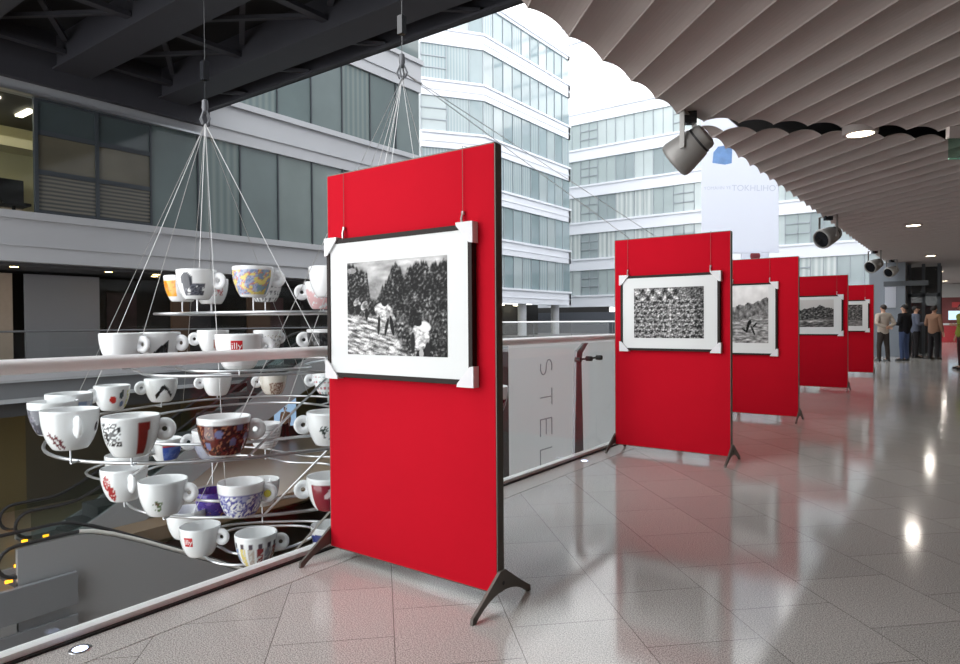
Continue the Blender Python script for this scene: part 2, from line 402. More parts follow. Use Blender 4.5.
# ---- painted prints
def g2(x, y, cx, cy, sx, sy): return math.exp(-(((x-cx)/sx)**2+((y-cy)/sy)**2))
def ell(x, y, cx, cy, rx, ry, rot=0.0):
    dx, dy = x-cx, y-cy; c, s = cos(rot), sin(rot)
    X, Y = (c*dx+s*dy)/rx, (-s*dx+c*dy)/ry
    d = X*X+Y*Y
    return max(0.0, min(1.0, (1.25-d)*3))
def smst(a, b, t):
    t = max(0.0, min(1.0, (t-a)/(b-a))); return t*t*(3-2*t)
def print_horses(x, y):
    n = fbm(x*8, y*8, 1, 5); n2 = fbm(x*42, y*34, 3, 5); n3 = fbm(x*90, y*70, 6, 2)
    sky = 0.70-0.10*y+0.45*(fbm(x*5, y*9, 12, 4)-0.5)
    jag = 0.13*(fbm(x*34, 0.3, 5, 5)-0.5)+0.30*(fbm(x*7, 0.7, 2, 2)-0.5)
    wl = smst(0.21, 0.26, x); wr = smst(0.31, 0.40, x)
    tl = 0.05+jag*0.6; tg = 0.40; tr = 0.18-0.13*min(1, max(0, x-0.36)/0.3)+jag
    tree_top = (tl*(1-wl)+tg*wl)*(1-wr)+tr*wr
    tree = 0.20+0.95*(n2-0.5)+0.45*(n-0.5)+0.25*(n3-0.5)+0.10*sin(x*60+4*n)*(n-0.2)
    k = smst(tree_top-0.02, tree_top+0.03, y)
    v = sky*(1-k)+max(0.04, tree)*k
    m_ = 0.7*g2(x, y, 0.30, 0.30, 0.09, 0.13)
    v = v*(1-m_)+(0.56+0.2*(n2-0.5))*m_
    gnd = 0.53+0.03*sin(x*7)-0.02*x
    k = smst(gnd-0.01, gnd+0.06, y)
    path = 0.64+0.9*(fbm(x*10+y*6, y*34-x*10, 8, 5)-0.5)+0.3*(n3-0.5)
    rock = 0.26+1.0*(n2-0.5)+0.5*(n-0.5)
    q = smst(-0.07, 0.07, x-(0.40+0.45*(y-0.5))+0.12*(n-0.5))
    g = path*(1-q)+rock*q
    v = v*(1-k)+g*k
    def over(a, val):
        nonlocal v
        v = v*(1-a)+val*a
    shade = 0.76+0.8*(fbm(x*24, y*24, 4, 3)-0.5)
    for cx, cy, s in ((0.10, 0.43, 0.75), (0.185, 0.47, 0.85)):
        over(ell(x, y, cx, cy, 0.034*s, 0.062*s, 0.5), shade*0.9); over(ell(x, y, cx+0.03*s, cy+0.02*s, 0.03*s, 0.03*s, 0.5), shade*0.7)
        over(ell(x, y, cx, cy-0.09*s, 0.022*s, 0.03*s), 0.25)
        over(ell(x, y, cx+0.03*s, cy+0.11*s, 0.02*s, 0.07*s), 0.15)
    # grazing pale horse
    over(ell(x, y, 0.39, 0.53, 0.095, 0.075, 0.5), shade)
    over(ell(x, y, 0.46, 0.60, 0.04, 0.07, -0.3), shade*0.8)
    over(ell(x, y, 0.475, 0.69, 0.018, 0.10, -0.15), 0.12)
    over(ell(x, y, 0.42, 0.70, 0.014, 0.09, 0.2), 0.15)
    over(ell(x, y, 0.34, 0.68, 0.013, 0.10, 0.05), 0.18)
    over(ell(x, y, 0.40, 0.45, 0.03, 0.035), 0.2)
    # boulders
    for cx, cy, r in ((0.6, 0.62, 0.055), (0.80, 0.60, 0.05), (0.88, 0.68, 0.05), (0.64, 0.72, 0.05)):
        over(0.7*ell(x, y, cx, cy, r, r*0.8), 0.35+0.5*(n2-0.4))
    # rider from behind
    over(ell(x, y, 0.75, 0.80, 0.085, 0.13), shade)
    over(ell(x, y, 0.79, 0.70, 0.06, 0.05, 0.5), 0.85)
    over(ell(x, y, 0.73, 0.66, 0.035, 0.035), 0.15)
    over(ell(x, y, 0.68, 0.86, 0.02, 0.10), 0.2)
    over(ell(x, y, 0.82, 0.93, 0.025, 0.07), 0.2)
    over(ell(x, y, 0.76, 0.97, 0.02, 0.05), 0.7)
    over(0.8*ell(x, y, 0.05, 0.09, 0.05, 0.03), 0.72)
    return v
def print_crowd(x, y):
    n = fbm(x*40, y*34, 2, 4); wx = x+0.05*(fbm(x*9, y*9, 5, 3)-0.5); wy = y+0.07*(fbm(x*7, y*7, 9, 3)-0.5)
    v = 0.55+0.25*(fbm(x*6, y*6, 7, 3)-0.5)
    if wy < 0.24:
        v = 0.52+0.30*sin(wx*38)*(1 if x < 0.66 else 0.2)*sin(wy*22)+0.7*(n-0.5)
        if x > 0.8: v -= 0.12
    else:
        row = (wy-0.26)/0.095; r = row % 1.0; k = int(row)
        c = (wx*11+0.43*k) % 1.0
        bl = math.exp(-(((c-0.5)/0.42)**2+((r-0.45)/0.36)**2))
        if 0.50 < x < 0.55: bl *= 0.2
        v = 0.66-0.40*bl*(0.4+1.2*fbm(x*12, y*12, 3, 2))+0.9*(n-0.5)
        if x > 0.88: v -= 0.12
    return v
def print_hills(x, y):
    n = fbm(x*14, y*14, 11, 5); r1 = 0.40-0.18*x+0.10*(fbm(x*5, 0, 3, 4)-0.5); v = 0.86-0.1*y+0.12*(fbm(x*4, y*5, 3, 3)-0.5)
    if y > r1: v = 0.50+0.5*(n-0.5)
    if y > 0.56+0.05*sin(x*6): v = 0.58+0.6*(fbm(x*8, y*30, 4, 4)-0.48)
    for cx, cy, rx, ry, ro in ((0.55, 0.70, 0.03, 0.10, 0.3), (0.60, 0.63, 0.025, 0.035, 0), (0.66, 0.78, 0.02, 0.09, -0.5), (0.48, 0.78, 0.07, 0.018, 0.5), (0.70, 0.68, 0.06, 0.016, -0.7)):
        a = ell(x, y, cx, cy, rx, ry, ro); v = v*(1-a)+0.10*a
    return v
def print_trees(x, y):
    n = fbm(x*18, y*18, 21, 5); v = 0.78-0.1*y
    t = 0.30+0.14*(fbm(x*8, 0, 5, 4)-0.5)+0.06*sin(x*7)
    if y > t: v = 0.28+0.8*(n-0.42)
    if y > 0.70+0.05*sin(x*5): v = 0.42+0.6*(fbm(x*8, y*30, 6, 4)-0.5)
    v += 0.3*g2(x, y, 0.5, 0.78, 0.35, 0.05)
    return v
def print_street(x, y):
    n = fbm(x*16, y*16, 31, 5); v = 0.72-0.5*y+0.3*(n-0.5)
    if x > 0.55: v = 0.38+0.6*(n-0.45)
    if y > 0.72: v = 0.52+0.4*(fbm(x*8, y*25, 2, 4)-0.5)
    return v
def image_grid(x0, x1, z0, z1, y, fn, nx, nz, tint=(1, 1, 1)):
    mb = MB(); cs = []
    for j in range(nz+1):
        for i in range(nx+1):
            u, v = i/nx, 1-j/nz
            mb.v.append((x0+(x1-x0)*u, y, z0+(z1-z0)*(1-v)))
            g = max(0.02, min(0.98, fn(u, v)))
            g = 0.5+(g-0.5)*1.12
            g = max(0.0, g)**1.25
            g = lin(max(4, min(250, 255*g)))
            cs.append((g*tint[0], g*tint[1], g*tint[2], 1))
    for j in range(nz):
        for i in range(nx):
            a = j*(nx+1)+i; mb.f.append((a, a+1, a+nx+2, a+nx+1))
    mb.c = cs
    return mb
def make_picture(y, fx0, fx1, fz0, fz1, px0, px1, pz0, pz1, fn, nx, nz, label, wires=(-2.69, -1.88), tint=(1, 1, 1)):
    yb = y-0.004                    # back of frame against the fabric
    t = thing('framed_photograph', label, 'picture', ((fx0+fx1)/2, yb, fz0), 'framed black and white photographs')
    d, wd = 0.036, 0.024
    fx0 += 0.012; fx1 -= 0.012; fz0 += 0.012; fz1 -= 0.012
    f = MB()
    f.box(fx0, fx1, yb-d, yb, fz1-wd, fz1).box(fx0, fx1, yb-d, yb, fz0, fz0+wd)
    f.box(fx0, fx0+wd, yb-d, yb, fz0+wd, fz1-wd).box(fx1-wd, fx1, yb-d, yb, fz0+wd, fz1-wd)
    obj('frame', f, M['darkwood'], t, bevel=0.002)
    ym = yb-d+0.006
    obj('mount', MB().box(fx0+wd, fx1-wd, ym, ym+0.01, fz0+wd, fz1-wd), M['mount'], t)
    obj('print', image_grid(px0, px1, pz0, pz1, ym-0.0015, fn, nx, nz, tint), M['print'], t, recalc=False)
    L = 0.088
    for sx, sz in ((-1, 1), (1, 1), (1, -1), (-1, -1)):
        cx = fx0 if sx < 0 else fx1; cz = fz0 if sz < 0 else fz1
        e = 0.010
        poly = [(cx+sx*e, cz+sz*e), (cx-sx*L, cz+sz*e), (cx-sx*L*0.96, cz-sz*0.006), (cx-sx*0.012, cz-sz*L*0.96), (cx+sx*e, cz-sz*L)]
        obj('corner_guard', MB().prism_y(poly, yb-d-0.008, yb-0.001), M['card'], t)
    for wx in wires:
        wm = MB().tube([(wx, y-0.012, fz1-0.005), (wx, y-0.012, PZT+0.012), (wx, y+0.02, PZT+0.014)], 0.0013, 6)
        wo = obj('hanging_wire', wm, M['edge'], t)
        hk = MB().tube([(wx, y-0.02, fz1+0.004), (wx, y-0.022, fz1+0.03), (wx, y-0.016, fz1+0.05)], 0.006, 8)
        hk.lathe([(0, 0), (0.008, 0), (0.008, 0.016), (0, 0.016)], 8, (wx, y-0.012, fz1+0.05))
        obj('hook', hk, M['wire'], wo)
    return t
make_picture(PANY[0], -2.812, -1.797, 0.998, 1.762, -2.642, -1.958, 1.135, 1.617, print_horses, 190, 130, 'framed photograph of horses on a forest track, on the nearest red panel')
make_picture(PANY[1], -2.770, -1.777, 1.0, 1.755, -2.616, -1.935, 1.135, 1.618, print_crowd, 120, 84, 'framed photograph of a dense crowd in rows, on the second red panel')
make_picture(PANY[2], -2.760, -1.937, 0.83, 1.80, -2.62, -2.058, 1.0, 1.745, print_hills, 80, 90, 'framed photograph of pale hills with a dark figure, on the third red panel', wires=(-2.512, -2.046))
make_picture(PANY[3], -2.780, -1.766, 1.0, 1.76, -2.62, -1.927, 1.167, 1.672, print_trees, 80, 56, 'framed photograph of dark trees on a skyline, on the fourth red panel', tint=(1, 0.97, 0.95))
make_picture(PANY[4], -2.790, -1.780, 1.0, 1.77, -2.62, -1.93, 1.15, 1.65, print_street, 60, 42, 'framed photograph, partly hidden, on the farthest red panel', tint=(1, 0.97, 0.95))

# ------------------------------------------------------------------ glass balustrade
t = thing('glass_balustrade', 'long glass balustrade with broad metal handrail at the edge of the walkway', 'railing', (XR, 6, 0))
PJ = 6.0; PP = 2.85
hr = MB()
sec = []
for k in range(20):
    a = 2*pi*k/20; ca, sa = cos(a), sin(a)
    sec.append((XR+0.052*abs(ca)**0.7*(1 if ca > 0 else -1), 1.138+0.030*abs(sa)**0.8*(1 if sa > 0 else -1)))
hr.prism_y(sec, Y0, 44); hr.smooth = True
obj('handrail', hr, M['rail'], t)
obj('base_channel', MB().box(XR-0.03, XR+0.03, Y0, 44, -0.03, 0.034), M['strip'], t)
obj('gasket', MB().box(XR+0.03, -2.931, Y0, 44, -0.03, 0.010), M['black'], t)
k = -3
while PJ+PP*k < 43:
    y = PJ+PP*k; k += 1
    obj('glass_pane', MB().box(XR-0.006, XR+0.006, y+0.006, min(y+PP, 44)-0.006, 0.034, 1.085), M['glass'], t)
    # tapered fin post on the atrium side of the glass, with a head bracket and a clamp
    yc = y-0.24; xo = XR-0.075
    prof = [(yc-0.12, -0.5), (yc+0.105, -0.5), (yc+0.085, 0.0), (yc+0.052, 0.9), (yc+0.075, 0.99), (yc+0.20, 1.085), (yc+0.11, 1.085), (yc-0.04, 1.01), (yc-0.055, 0.9), (yc-0.10, 0.0)]
    pm = MB().prism_x(prof, xo-0.012, xo+0.012)
    po = obj('post', pm, M['post'], t)
    cl = MB().tube([(xo+0.03, yc-0.09, 0.93), (xo+0.03, yc+0.37, 0.93)], 0.010, 8)
    for yy in (yc-0.09, yc+0.14, yc+0.36):
        cl.lathe([(0, -0.03), (0.024, -0.03), (0.024, 0.03), (0, 0.03)], 12, (xo+0.05, yy, 0.93), (1, 0, 0))
    obj('clamp', cl, M['black'], po)

# in-floor lights
for (x, y), l in (((-2.85, 1.15), 'small round recessed floor light at the foot of the glass, lower left corner'), ((-2.85, 5.49), 'small round recessed floor light beside the second red panel')):
    t = thing('floor_light', l, 'floor light', (x, y, 0), 'recessed floor lights')
    obj('rim', MB().lathe([(0.028, 0.0), (0.028, 0.003), (0.040, 0.003), (0.042, 0.0)], 20, (x, y, 0)), M['steel'], t)
    obj('diffuser', MB().lathe([(0, 0.002), (0.028, 0.002), (0.028, 0)], 20, (x, y, 0)), M['blueled'], t)

# ------------------------------------------------------------------ ceiling downlights, exit sign
DL = [(-0.90, 8.04, 'large round downlight nearest the camera, beside the dark ceiling joint'), (-0.88, 16.57, 'second round downlight along the ceiling row'), (-0.87, 24.9, 'third round downlight along the ceiling row'),
      (-0.86, 33.4, 'fourth round downlight along the ceiling row'), (-0.85, 41.8, 'fifth round downlight, far down the ceiling row')]
for x, y, l in DL:
    t = thing('downlight', l, 'ceiling light', (x, y, 3.268), 'round ceiling downlights')
    obj('trim_ring', MB().lathe([(0.13, 3.268), (0.13, 3.262), (0.165, 3.262), (0.17, 3.272), (0.17, 3.40), (0.13, 3.40), (0.13, 3.268)], 32, (x, y, 0)), M['ceil'], t)
    obj('diffuser', MB().lathe([(0, 3.266), (0.13, 3.266), (0.13, 3.274), (0, 3.274)], 32, (x, y, 0)), M['lamp'], t)
    ld = bpy.data.lights.new('lamp', 'AREA'); ld.shape = 'DISK'; ld.size = 0.24; ld.energy = 7; ld.color = (1.0, 0.94, 0.86)
    lo = bpy.data.objects.new('lamp', ld); COL.objects.link(lo); lo.parent = t; lo.location = (0, 0, -0.012)
sg = EYE + ( _f + CR*((958-480)/FPX) + CU*((332-148)/FPX))*6.3
t = thing('exit_sign', 'green glass sign hanging from ceiling at right edge of the photo', 'sign', tuple(sg))
q = Matrix.Translation(sg) @ Matrix.Rotation(YAW, 4, 'Z')
obj('sign_plate', MB().box(-0.09, 0.25, -0.006, 0.006, -0.10, 0.09).xf(q), glassmat('green_glass', (0.62, 0.80, 0.72, 1), 1.2), t)
obj('sign_edge', MB().box(-0.09, 0.25, -0.008, 0.008, -0.11, -0.095).xf(q), mat('pale_green_edge', rgb(150, 215, 190), 0.3), t)
obj('housing', MB().box(-0.10, 0.26, -0.025, 0.025, 0.09, 0.20).xf(q), M['ceil'], t)

# ------------------------------------------------------------------ spotlights on the ceiling edge
def spotlight(px, py, depth, aim, L, R, label, mount_dz=0.0):
    c = EYE + (_f + CR*((px-480)/FPX) + CU*((332-py)/FPX))*depth
    t = thing('spotlight', label, 'spotlight', tuple(c), 'stage spotlights along the ceiling edge')
    a = Vector(aim).normalized()
    o = c - a*(L/2)
    prof = [(0, 0), (R*0.45, 0), (R*0.62, L*0.03), (R*0.70, L*0.10), (R*0.70, L*0.24), (R*0.80, L*0.30), (R*0.86, L*0.42), (R*0.97, L*0.75), (R, L*0.86), (R*0.985, L*0.93), (R*0.94, L*0.98), (R*0.86, L*1.0), (R*0.82, L*0.985), (R*0.8, L*0.9)]
    body = obj('barrel', MB().lathe(prof, 36, o, a), M['spot'], t)
    obj('vent_band', MB().lathe([(R*0.715, L*0.21), (R*0.74, L*0.21), (R*0.74, L*0.26), (R*0.715, L*0.26)], 36, o, a), M['black'], t)
    obj('lens', MB().lathe([(0, L*0.93), (R*0.81, L*0.92)], 36, o, a), M['lens'], t)
    side = a.cross(Vector((0, 0, 1))).normalized()
    top = 3.30
    piv = o + a*(L*0.55)
    br = MB()
    for s in (-1, 1):
        k = piv + side*(s*(R*1.02))
        br.bar(k - Vector((0, 0, 0.03)), (k.x, k.y, top-0.02), 0.045, 0.012, up=side)
        br.lathe([(0, -0.02), (0.028, -0.02), (0.028, 0.02), (0, 0.02)], 14, k, side)
    k0 = piv - side*R*1.02; k1 = piv + side*R*1.02
    br.bar((k0.x, k0.y, top-0.02), (k1.x, k1.y, top-0.02), 0.05, 0.014)
    obj('yoke', br, M['spot'], t)
    jb = MB().box(-0.07, 0.07, -0.05, 0.05, -0.10, 0.07).xf(Matrix.Translation((piv.x, piv.y, top)) @ Matrix.Rotation(YAW, 4, 'Z'))
    obj('mount_box', jb, M['lens'], t, bevel=0.006)
    return t
AL = (-CR*0.72 + Vector((0, 0, -0.60)) + _f*0.5)
spotlight(690, 148, 6.35, AL, 0.40, 0.185, 'big grey stage spotlight nearest the camera, hung from the ceiling edge')
A2 = (-CR*0.85 + Vector((0, 0, -0.35)) - _f*0.35)
spotlight(829, 236, 12.6, A2, 0.46, 0.19, 'second stage spotlight along the ceiling edge, above the fourth red panel')
spotlight(875, 265, 19.0, A2, 0.46, 0.19, 'third stage spotlight along the ceiling edge, by the grey column')
spotlight(892, 271, 22.0, A2, 0.42, 0.18, 'fourth stage spotlight along the ceiling edge, right of the grey column')
spotlight(911, 279, 26.0, A2, 0.44, 0.2, 'fifth stage spotlight along the ceiling edge, far down the walkway')
spotlight(920, 288, 31.0, A2, 0.44, 0.2, 'sixth stage spotlight, farthest along the ceiling edge')

# ------------------------------------------------------------------ opposite block (left), with windows as parts
LB = -22.0
t = thing('office_block', 'grey banded office block with retail gallery across the atrium on the left', 'building', (LB, 8, 0))
FL = [(3.15, 4.6), (8.05, 9.6), (12.8, 14.4), (17.6, 19.2), (22.4, 24.0)]
for z0, z1 in FL:
    b = MB().box(LB-0.4, LB, -10, 25, z0, z1)
    b.box(LB, LB+0.10, -10, 25.1, z1-0.22, z1).box(LB, LB+0.05, -10, 25.05, z0+0.45, z0+0.55)
    b.box(LB-12, LB-0.4, 24.6, 25, z0, z1)
    obj('spandrel_band', b, M['bandgrey'], t)
for i in range(len(FL)):
    za = FL[i][1]; zb = FL[i+1][0] if i+1 < len(FL) else 27
    y = 7.93-1.7*(5 if i == 0 else 2)
    while y < 24.9:
        ya, yb = y, min(y+1.7, 25); y += 1.7
        lit = i == 0 and ya < 7.5
        framed = i == 0 and 7.5 < ya < 11
        if lit:
            g = obj('window', MB().box(LB-0.12, LB-0.10, ya, yb, za, zb), M['glass'], t)
        else:
            cuts_ = (0, 0.36, 0.70, 1) if framed else (0, 1)
            for q, (c0, c1) in enumerate(zip(cuts_, cuts_[1:])):
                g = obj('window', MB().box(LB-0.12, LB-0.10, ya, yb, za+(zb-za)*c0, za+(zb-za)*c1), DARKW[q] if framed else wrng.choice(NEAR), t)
        fr = MB()
        w_ = 0.10 if (framed or lit) else 0.05
        fr.box(LB-0.16, LB-0.04, ya-w_/2, ya+w_/2, za, zb)
        if framed:
            for q in (0.36, 0.70): fr.box(LB-0.16, LB-0.05, ya+w_/2, yb, za+(zb-za)*q-0.07, za+(zb-za)*q+0.07)
            fr.box(LB-0.16, LB-0.05, ya+w_/2, yb, za, za+0.1).box(LB-0.16, LB-0.05, ya+w_/2, yb, zb-0.1, zb)
        obj('window_frame', fr, M['mull'], g)
obj('core', MB().box(LB-14, LB-4.5, -10, 24.5, 4.7, 27).box(LB-4.5, LB-0.5, 14, 24.5, 4.7, 27).box(LB-4.5, LB-0.5, -10, 14, 8.6, 27), M['darkwall'], t)
obj('cornice_line', MB().box(LB, LB+0.2, -10, 13.0, 7.99, 8.06), M['steel'], t)
# lit office behind the first panes
obj('office_ceiling', MB().box(LB-4.5, LB-0.2, -10, 14, 8.1, 8.2), M['slabdark'], t)
obj('office_floor', MB().box(LB-4.5, LB-0.2, -10, 14, 4.55, 4.62), M['slabdark'], t)
obj('office_wall', MB().box(LB-4.5, LB-4.35, -10, 14, 4.6, 8.2), mat('cream_office_wall', rgb(196, 188, 146), 0.7), t)
for xx, yy in ((-1.6, 7.2), (-2.2, 8.3), (-3.2, 7.4), (-2.4, 10.5), (-2.4, 12.5)): obj('office_light', MB().box(LB+xx-0.5, LB+xx+0.5, yy, yy+0.2, 8.05, 8.10), M['office'], t)
obj('office_bulkhead', MB().box(LB-4.35, LB-3.3, -10, 14, 7.2, 7.5), mat('cream_bulkhead', rgb(214, 206, 170), 0.7), t)
obj('office_cabinet', MB().box(LB-4.35, LB-3.9, 7.9, 8.9, 4.62, 6.1), M['tan'], t)
ch = MB().box(LB-1.5, LB-1.38, 7.3, 8.05, 4.95, 5.75); ch.box(LB-1.5, LB-0.8, 7.3, 8.05, 4.9, 4.98).tube([(LB-1.15, 7.7, 4.62), (LB-1.15, 7.7, 4.95)], 0.05, 8)
tag(obj('office_chair', ch, M['black']), 'dark chair back seen in the lit office window at upper left', 'chair')
# retail gallery at walkway level
RB = LB-2.4
obj('gallery_soffit', MB().box(RB-1.5, LB-0.4, -10, 25, 3.05, 3.16), M['slabdark'], t)
obj('gallery_slab', MB().box(RB-2.0, LB, -10, 25, -0.94, -0.1), M['slab'], t)
obj('slab_ledge', MB().box(LB, LB+0.12, -10, 25, -0.34, -0.1).box(LB, LB+0.06, -10, 25, -0.94, -0.82), M['bandgrey'], t)
obj('shop_wall', MB().box(RB-1.6, RB-1.4, -10, 25, -0.1, 3.06), M['darkwall'], t)
for a, b, m_ in ((-4, 8.0, 'tan'), (8.35, 10.6, 'greypanel'), (13.2, 13.9, 'brownpanel'), (16.5, 17.6, 'brownpanel'), (21.5, 22.6, 'tan')):
    obj('shop_panel', MB().box(RB, RB+0.12, a, b, -0.1, 2.95), M[m_], t)
obj('shop_glass', MB().box(RB-0.05, RB-0.03, 10.6, 25, -0.1, 2.9), M['glass'], t)
for a in (11.5, 14.6, 18.3, 20.4):
    obj('shop_poster', MB().box(RB-1.39, RB-1.36, a, a+1.1, 0.2, 2.5), mat('shop_poster', (0.05+0.08*random.random(), 0.045, 0.05, 1), 0.4, var=0.9, vscale=1.5), t)
for yy, xx in ((7.6, -0.9), (10.3, -0.9), (11.9, -0.9), (12.3, -1.8), (15.5, -1.0), (19.0, -1.0), (22.5, -1.0)):
    obj('gallery_light', MB().lathe([(0, 3.045), (0.11, 3.045), (0.11, 3.06)], 14, (LB+xx, yy, 0)), M['warm'], t)
bt = thing('gallery_balustrade', 'glass balustrade of the opposite gallery across the atrium', 'railing', (LB, 8, 0))
obj('handrail', MB().tube([(LB-0.05, -10, 1.12), (LB-0.05, 25, 1.12)], 0.03, 8), M['post'], bt)
for a in range(-4, 10): obj('glass_pane', MB().box(LB-0.06, LB-0.045, a*2.5, a*2.5+2.48, -0.1, 1.09), M['glass'], bt)

# ------------------------------------------------------------------ lower levels of the atrium
def tile_floor():
    m = mat('lower_floor', rgb(132, 112, 90), 0.3, var=0.15, vscale=0.6); return m
lf = tile_floor()
struct('floor_lower', MB().prism([(-31, -9), (-16.9, -9), (-16.9, 6.6), (-18.9, 6.6), (-18.9, 26), (-31, 26)], -5.0, -4.6), lf, 'lower gallery floor')
struct('floor_basement', MB().box(-40, 0, -12, 66, -9.5, -9.2), M['brown'], 'basement floor of the atrium')
struct('trim_2', MB().box(-16.9, -16.76, -9, 6.74, -5.25, -4.5).box(-16.85, -16.76, -9, 6.74, -5.9, -5.5), M['slab'], 'edge of the lower gallery')
struct('wall_left', MB().box(-31.3, -31, -10, 26, -9.2, -0.9), M['olive'])
struct('wall_under', MB().box(XR-0.1, XR+0.2, -10, 60, -9.2, -0.6), M['slabdark'])
for a, b in ((-6, 4), (5, 9.2)):
    pass
sh = thing('lower_shopfront', 'dim olive and gold shopfront on the lower level at left', 'shopfront', (-24.5, 6, -4.6))
obj('wall_panel', MB().box(-24.6, -24.3, -8, 8.3, -4.6, -1.0), M['olive'], sh)
obj('wall_panel', MB().box(-24.6, -24.3, 8.3, 13.5, -4.6, -1.0), mat('dark_olive', rgb(74, 70, 58), 0.6), sh)
obj('fascia', MB().box(-24.7, -22.2, -8, 25, -1.35, -0.95), M['slabdark'], sh)
for yy in (9, 12.5, 16, 20): obj('shop_light', MB().lathe([(0, -1.37), (0.12, -1.37), (0.12, -1.35)], 12, (-23.4, yy, 0)), M['warm'], sh)
sc_ = thing('display_screen', 'pale blue lit screen on the lower level behind the cups', 'screen', (-28.6, 21.5, -4.6))
obj('screen', MB().bar((-28.9, 21.1, -3.2), (-28.25, 22.0, -3.2), 0.06, 1.7), mat('blue_screen', rgb(150, 178, 200), 0.4, emit=rgb(140, 170, 200), es=0.5), sc_)
obj('stand', MB().bar((-29.1, 20.9, -4.3), (-28.1, 22.3, -4.3), 0.12, 0.6), M['darkwall'], sc_)

# ------------------------------------------------------------------ escalators
def escalator(label, x0, path, pale):
    """path: (y, z) of the step line; handrails 0.95 above"""
    t = thing('escalator', label, 'escalator', (x0, path[0][0], path[0][1]))
    W = 1.25
    fine = []
    P = [Vector((0, y, z)) for y, z in path]
    for i in range(len(P)-1):
        for k in range(8): fine.append(P[i].lerp(P[i+1], k/8))
    fine.append(P[-1])
    for _ in range(3):
        fine = [fine[0]]+[(fine[i-1]+fine[i]*2+fine[i+1])/4 for i in range(1, len(fine)-1)]+[fine[-1]]
    top = [(p.y, p.z+0.12) for p in fine]; bot = [(p.y, p.z-1.0) for p in fine]
    poly = top+bot[::-1]
    def ribbon(xa, xb, hi, lo, base=-99):
        mb = MB(); n = len(fine); vs = []
        for p in fine:
            for x, z in ((xa, hi), (xb, hi), (xb, lo), (xa, lo)): vs.append((x, p.y, max(base, p.z+z)))
        fs = [(0, 1, 2, 3), tuple(4*(n-1)+k for k in (3, 2, 1, 0))]
        for i in range(n-1):
            for k in range(4): fs.append((4*i+k, 4*i+4+k, 4*i+4+(k+1) % 4, 4*i+(k+1) % 4))
        return mb.add(vs, fs)
    obj('truss_cladding', ribbon(x0-W/2, x0+W/2, -0.12, -4.0 if pale else -1.0, -9.2), M['escal'], t)
    st = MB()
    for i in range(len(fine)-1):
        p, q = fine[i], fine[i+1]; z = max(p.z, q.z)
        st.box(x0-0.5, x0+0.5, p.y, q.y, min(p.z, q.z)-0.1, z)
    obj('steps', st, M['slabdark'], t)
    for s in (-1, 1):
        x = x0+s*0.56
        obj('skirt', ribbon(x-0.06, x+0.06, 0.14, -0.12), M['escal'], t)
        if pale and s > 0: obj('balustrade_panel', ribbon(x-0.05, x+0.075, 0.88, -1.0), M['escal'], t)
        else: obj('balustrade_glass', ribbon(x-0.008, x+0.008, 0.9, 0.14), M['escglass'], t)
        hp = [(x, p.y, p.z+0.95) for p in fine]
        y0_, z0_ = fine[0].y, fine[0].z; y1_, z1_ = fine[-1].y, fine[-1].z
        a0 = [(x, y0_-0.36*sin(a), z0_+0.6+0.35*cos(a)) for a in [pi*k/8 for k in range(8, 0, -1)]]
        a1 = [(x, y1_+0.36*sin(a), z1_+0.6+0.35*cos(a)) for a in [pi*k/8 for k in range(1, 9)]]
        if pale and s > 0:
            hp0 = [p for p in hp if p[1] <= 6.9]; hp1 = [p for p in hp if p[1] > 6.85]
            obj('handrail', MB().tube(a0+hp0, 0.045, 8), M['rubber'], t)
            tag(obj('handrail', MB().tube(hp1+a1, 0.05, 8), M['rubberpale'], t), 'length of handrail coloured pale as if lit')  # brightness put into the colour; the rest of this handrail is black
        else: obj('handrail', MB().tube(a0+hp+a1, 0.045, 8), M['rubber'], t)
    for yy, zz in ((path[0][0]+0.3, path[0][1]), (path[0][0]-0.2, path[0][1])):
        for s in (-1, 1):
            obj('comb_light', MB().box(x0+s*0.49-0.02, x0+s*0.49+0.02, yy, yy+0.14, zz+0.15, zz+0.21), M['amber'], t)
    return t
escalator('escalator descending from the lower gallery, its pale handrail curving below the cups', -17.6, [(5.6, -4.58), (7.3, -4.58), (15.3, -9.15), (16.6, -9.15)], True)
escalator('escalator rising from the lower gallery at far left behind the cups', -20.5, [(6.9, -4.58), (8.2, -4.58), (16.2, 0.0), (17.6, 0.0)], False)
sl = thing('gallery_guard_rail', 'pair of grey guard rails beside the escalator foot at lower left', 'railing', (-20, 5, -4.6))
for x in (-21.9, -19.4):
    obj('rail', MB().tube([(x, 0, -3.65), (x, 6.0, -3.65)], 0.05, 8), M['rail'], sl)
    for yy in (1, 3.5, 5.9): obj('post', MB().tube([(x, yy, -4.6), (x, yy, -3.65)], 0.03, 8), M['post'], sl)

# ------------------------------------------------------------------ steel footbridge over the atrium
bz = 8.8
t = thing('footbridge', 'dark steel bridge spanning the atrium overhead, seen from below', 'bridge', (-12, 8, bz))
BX0, BX1 = LB+0.45, XE-0.1
for a, b in ((11.35, 12.35), (8.2, 9.25), (5.0, 6.1), (1.8, 2.9)):
    g = MB().box(BX0, BX1, a, b, bz, bz+0.05)
    g.box(BX0, BX1, a+0.12, a+0.18, bz+0.05, bz+1.0).box(BX0, BX1, b-0.18, b-0.12, bz+0.05, bz+1.0)
    obj('girder', g, M['bridge'], t)
obj('edge_beam', MB().box(BX0, BX1, 12.98, 13.2, bz, bz+0.08).box(BX0, BX1, 13.14, 13.2, bz, bz+1.1), M['bridge'], t)
obj('end_girder', MB().box(LB+0.21, BX0, -2, 13.2, bz-0.5, bz+1.1), M['bridge'], t)
obj('deck', MB().box(BX0, BX1, 1.5, 13.2, bz+1.05, bz+1.3), M['bridgedeck'], t)
bays = [(9.25, 11.35), (6.1, 8.2), (2.9, 5.0)]
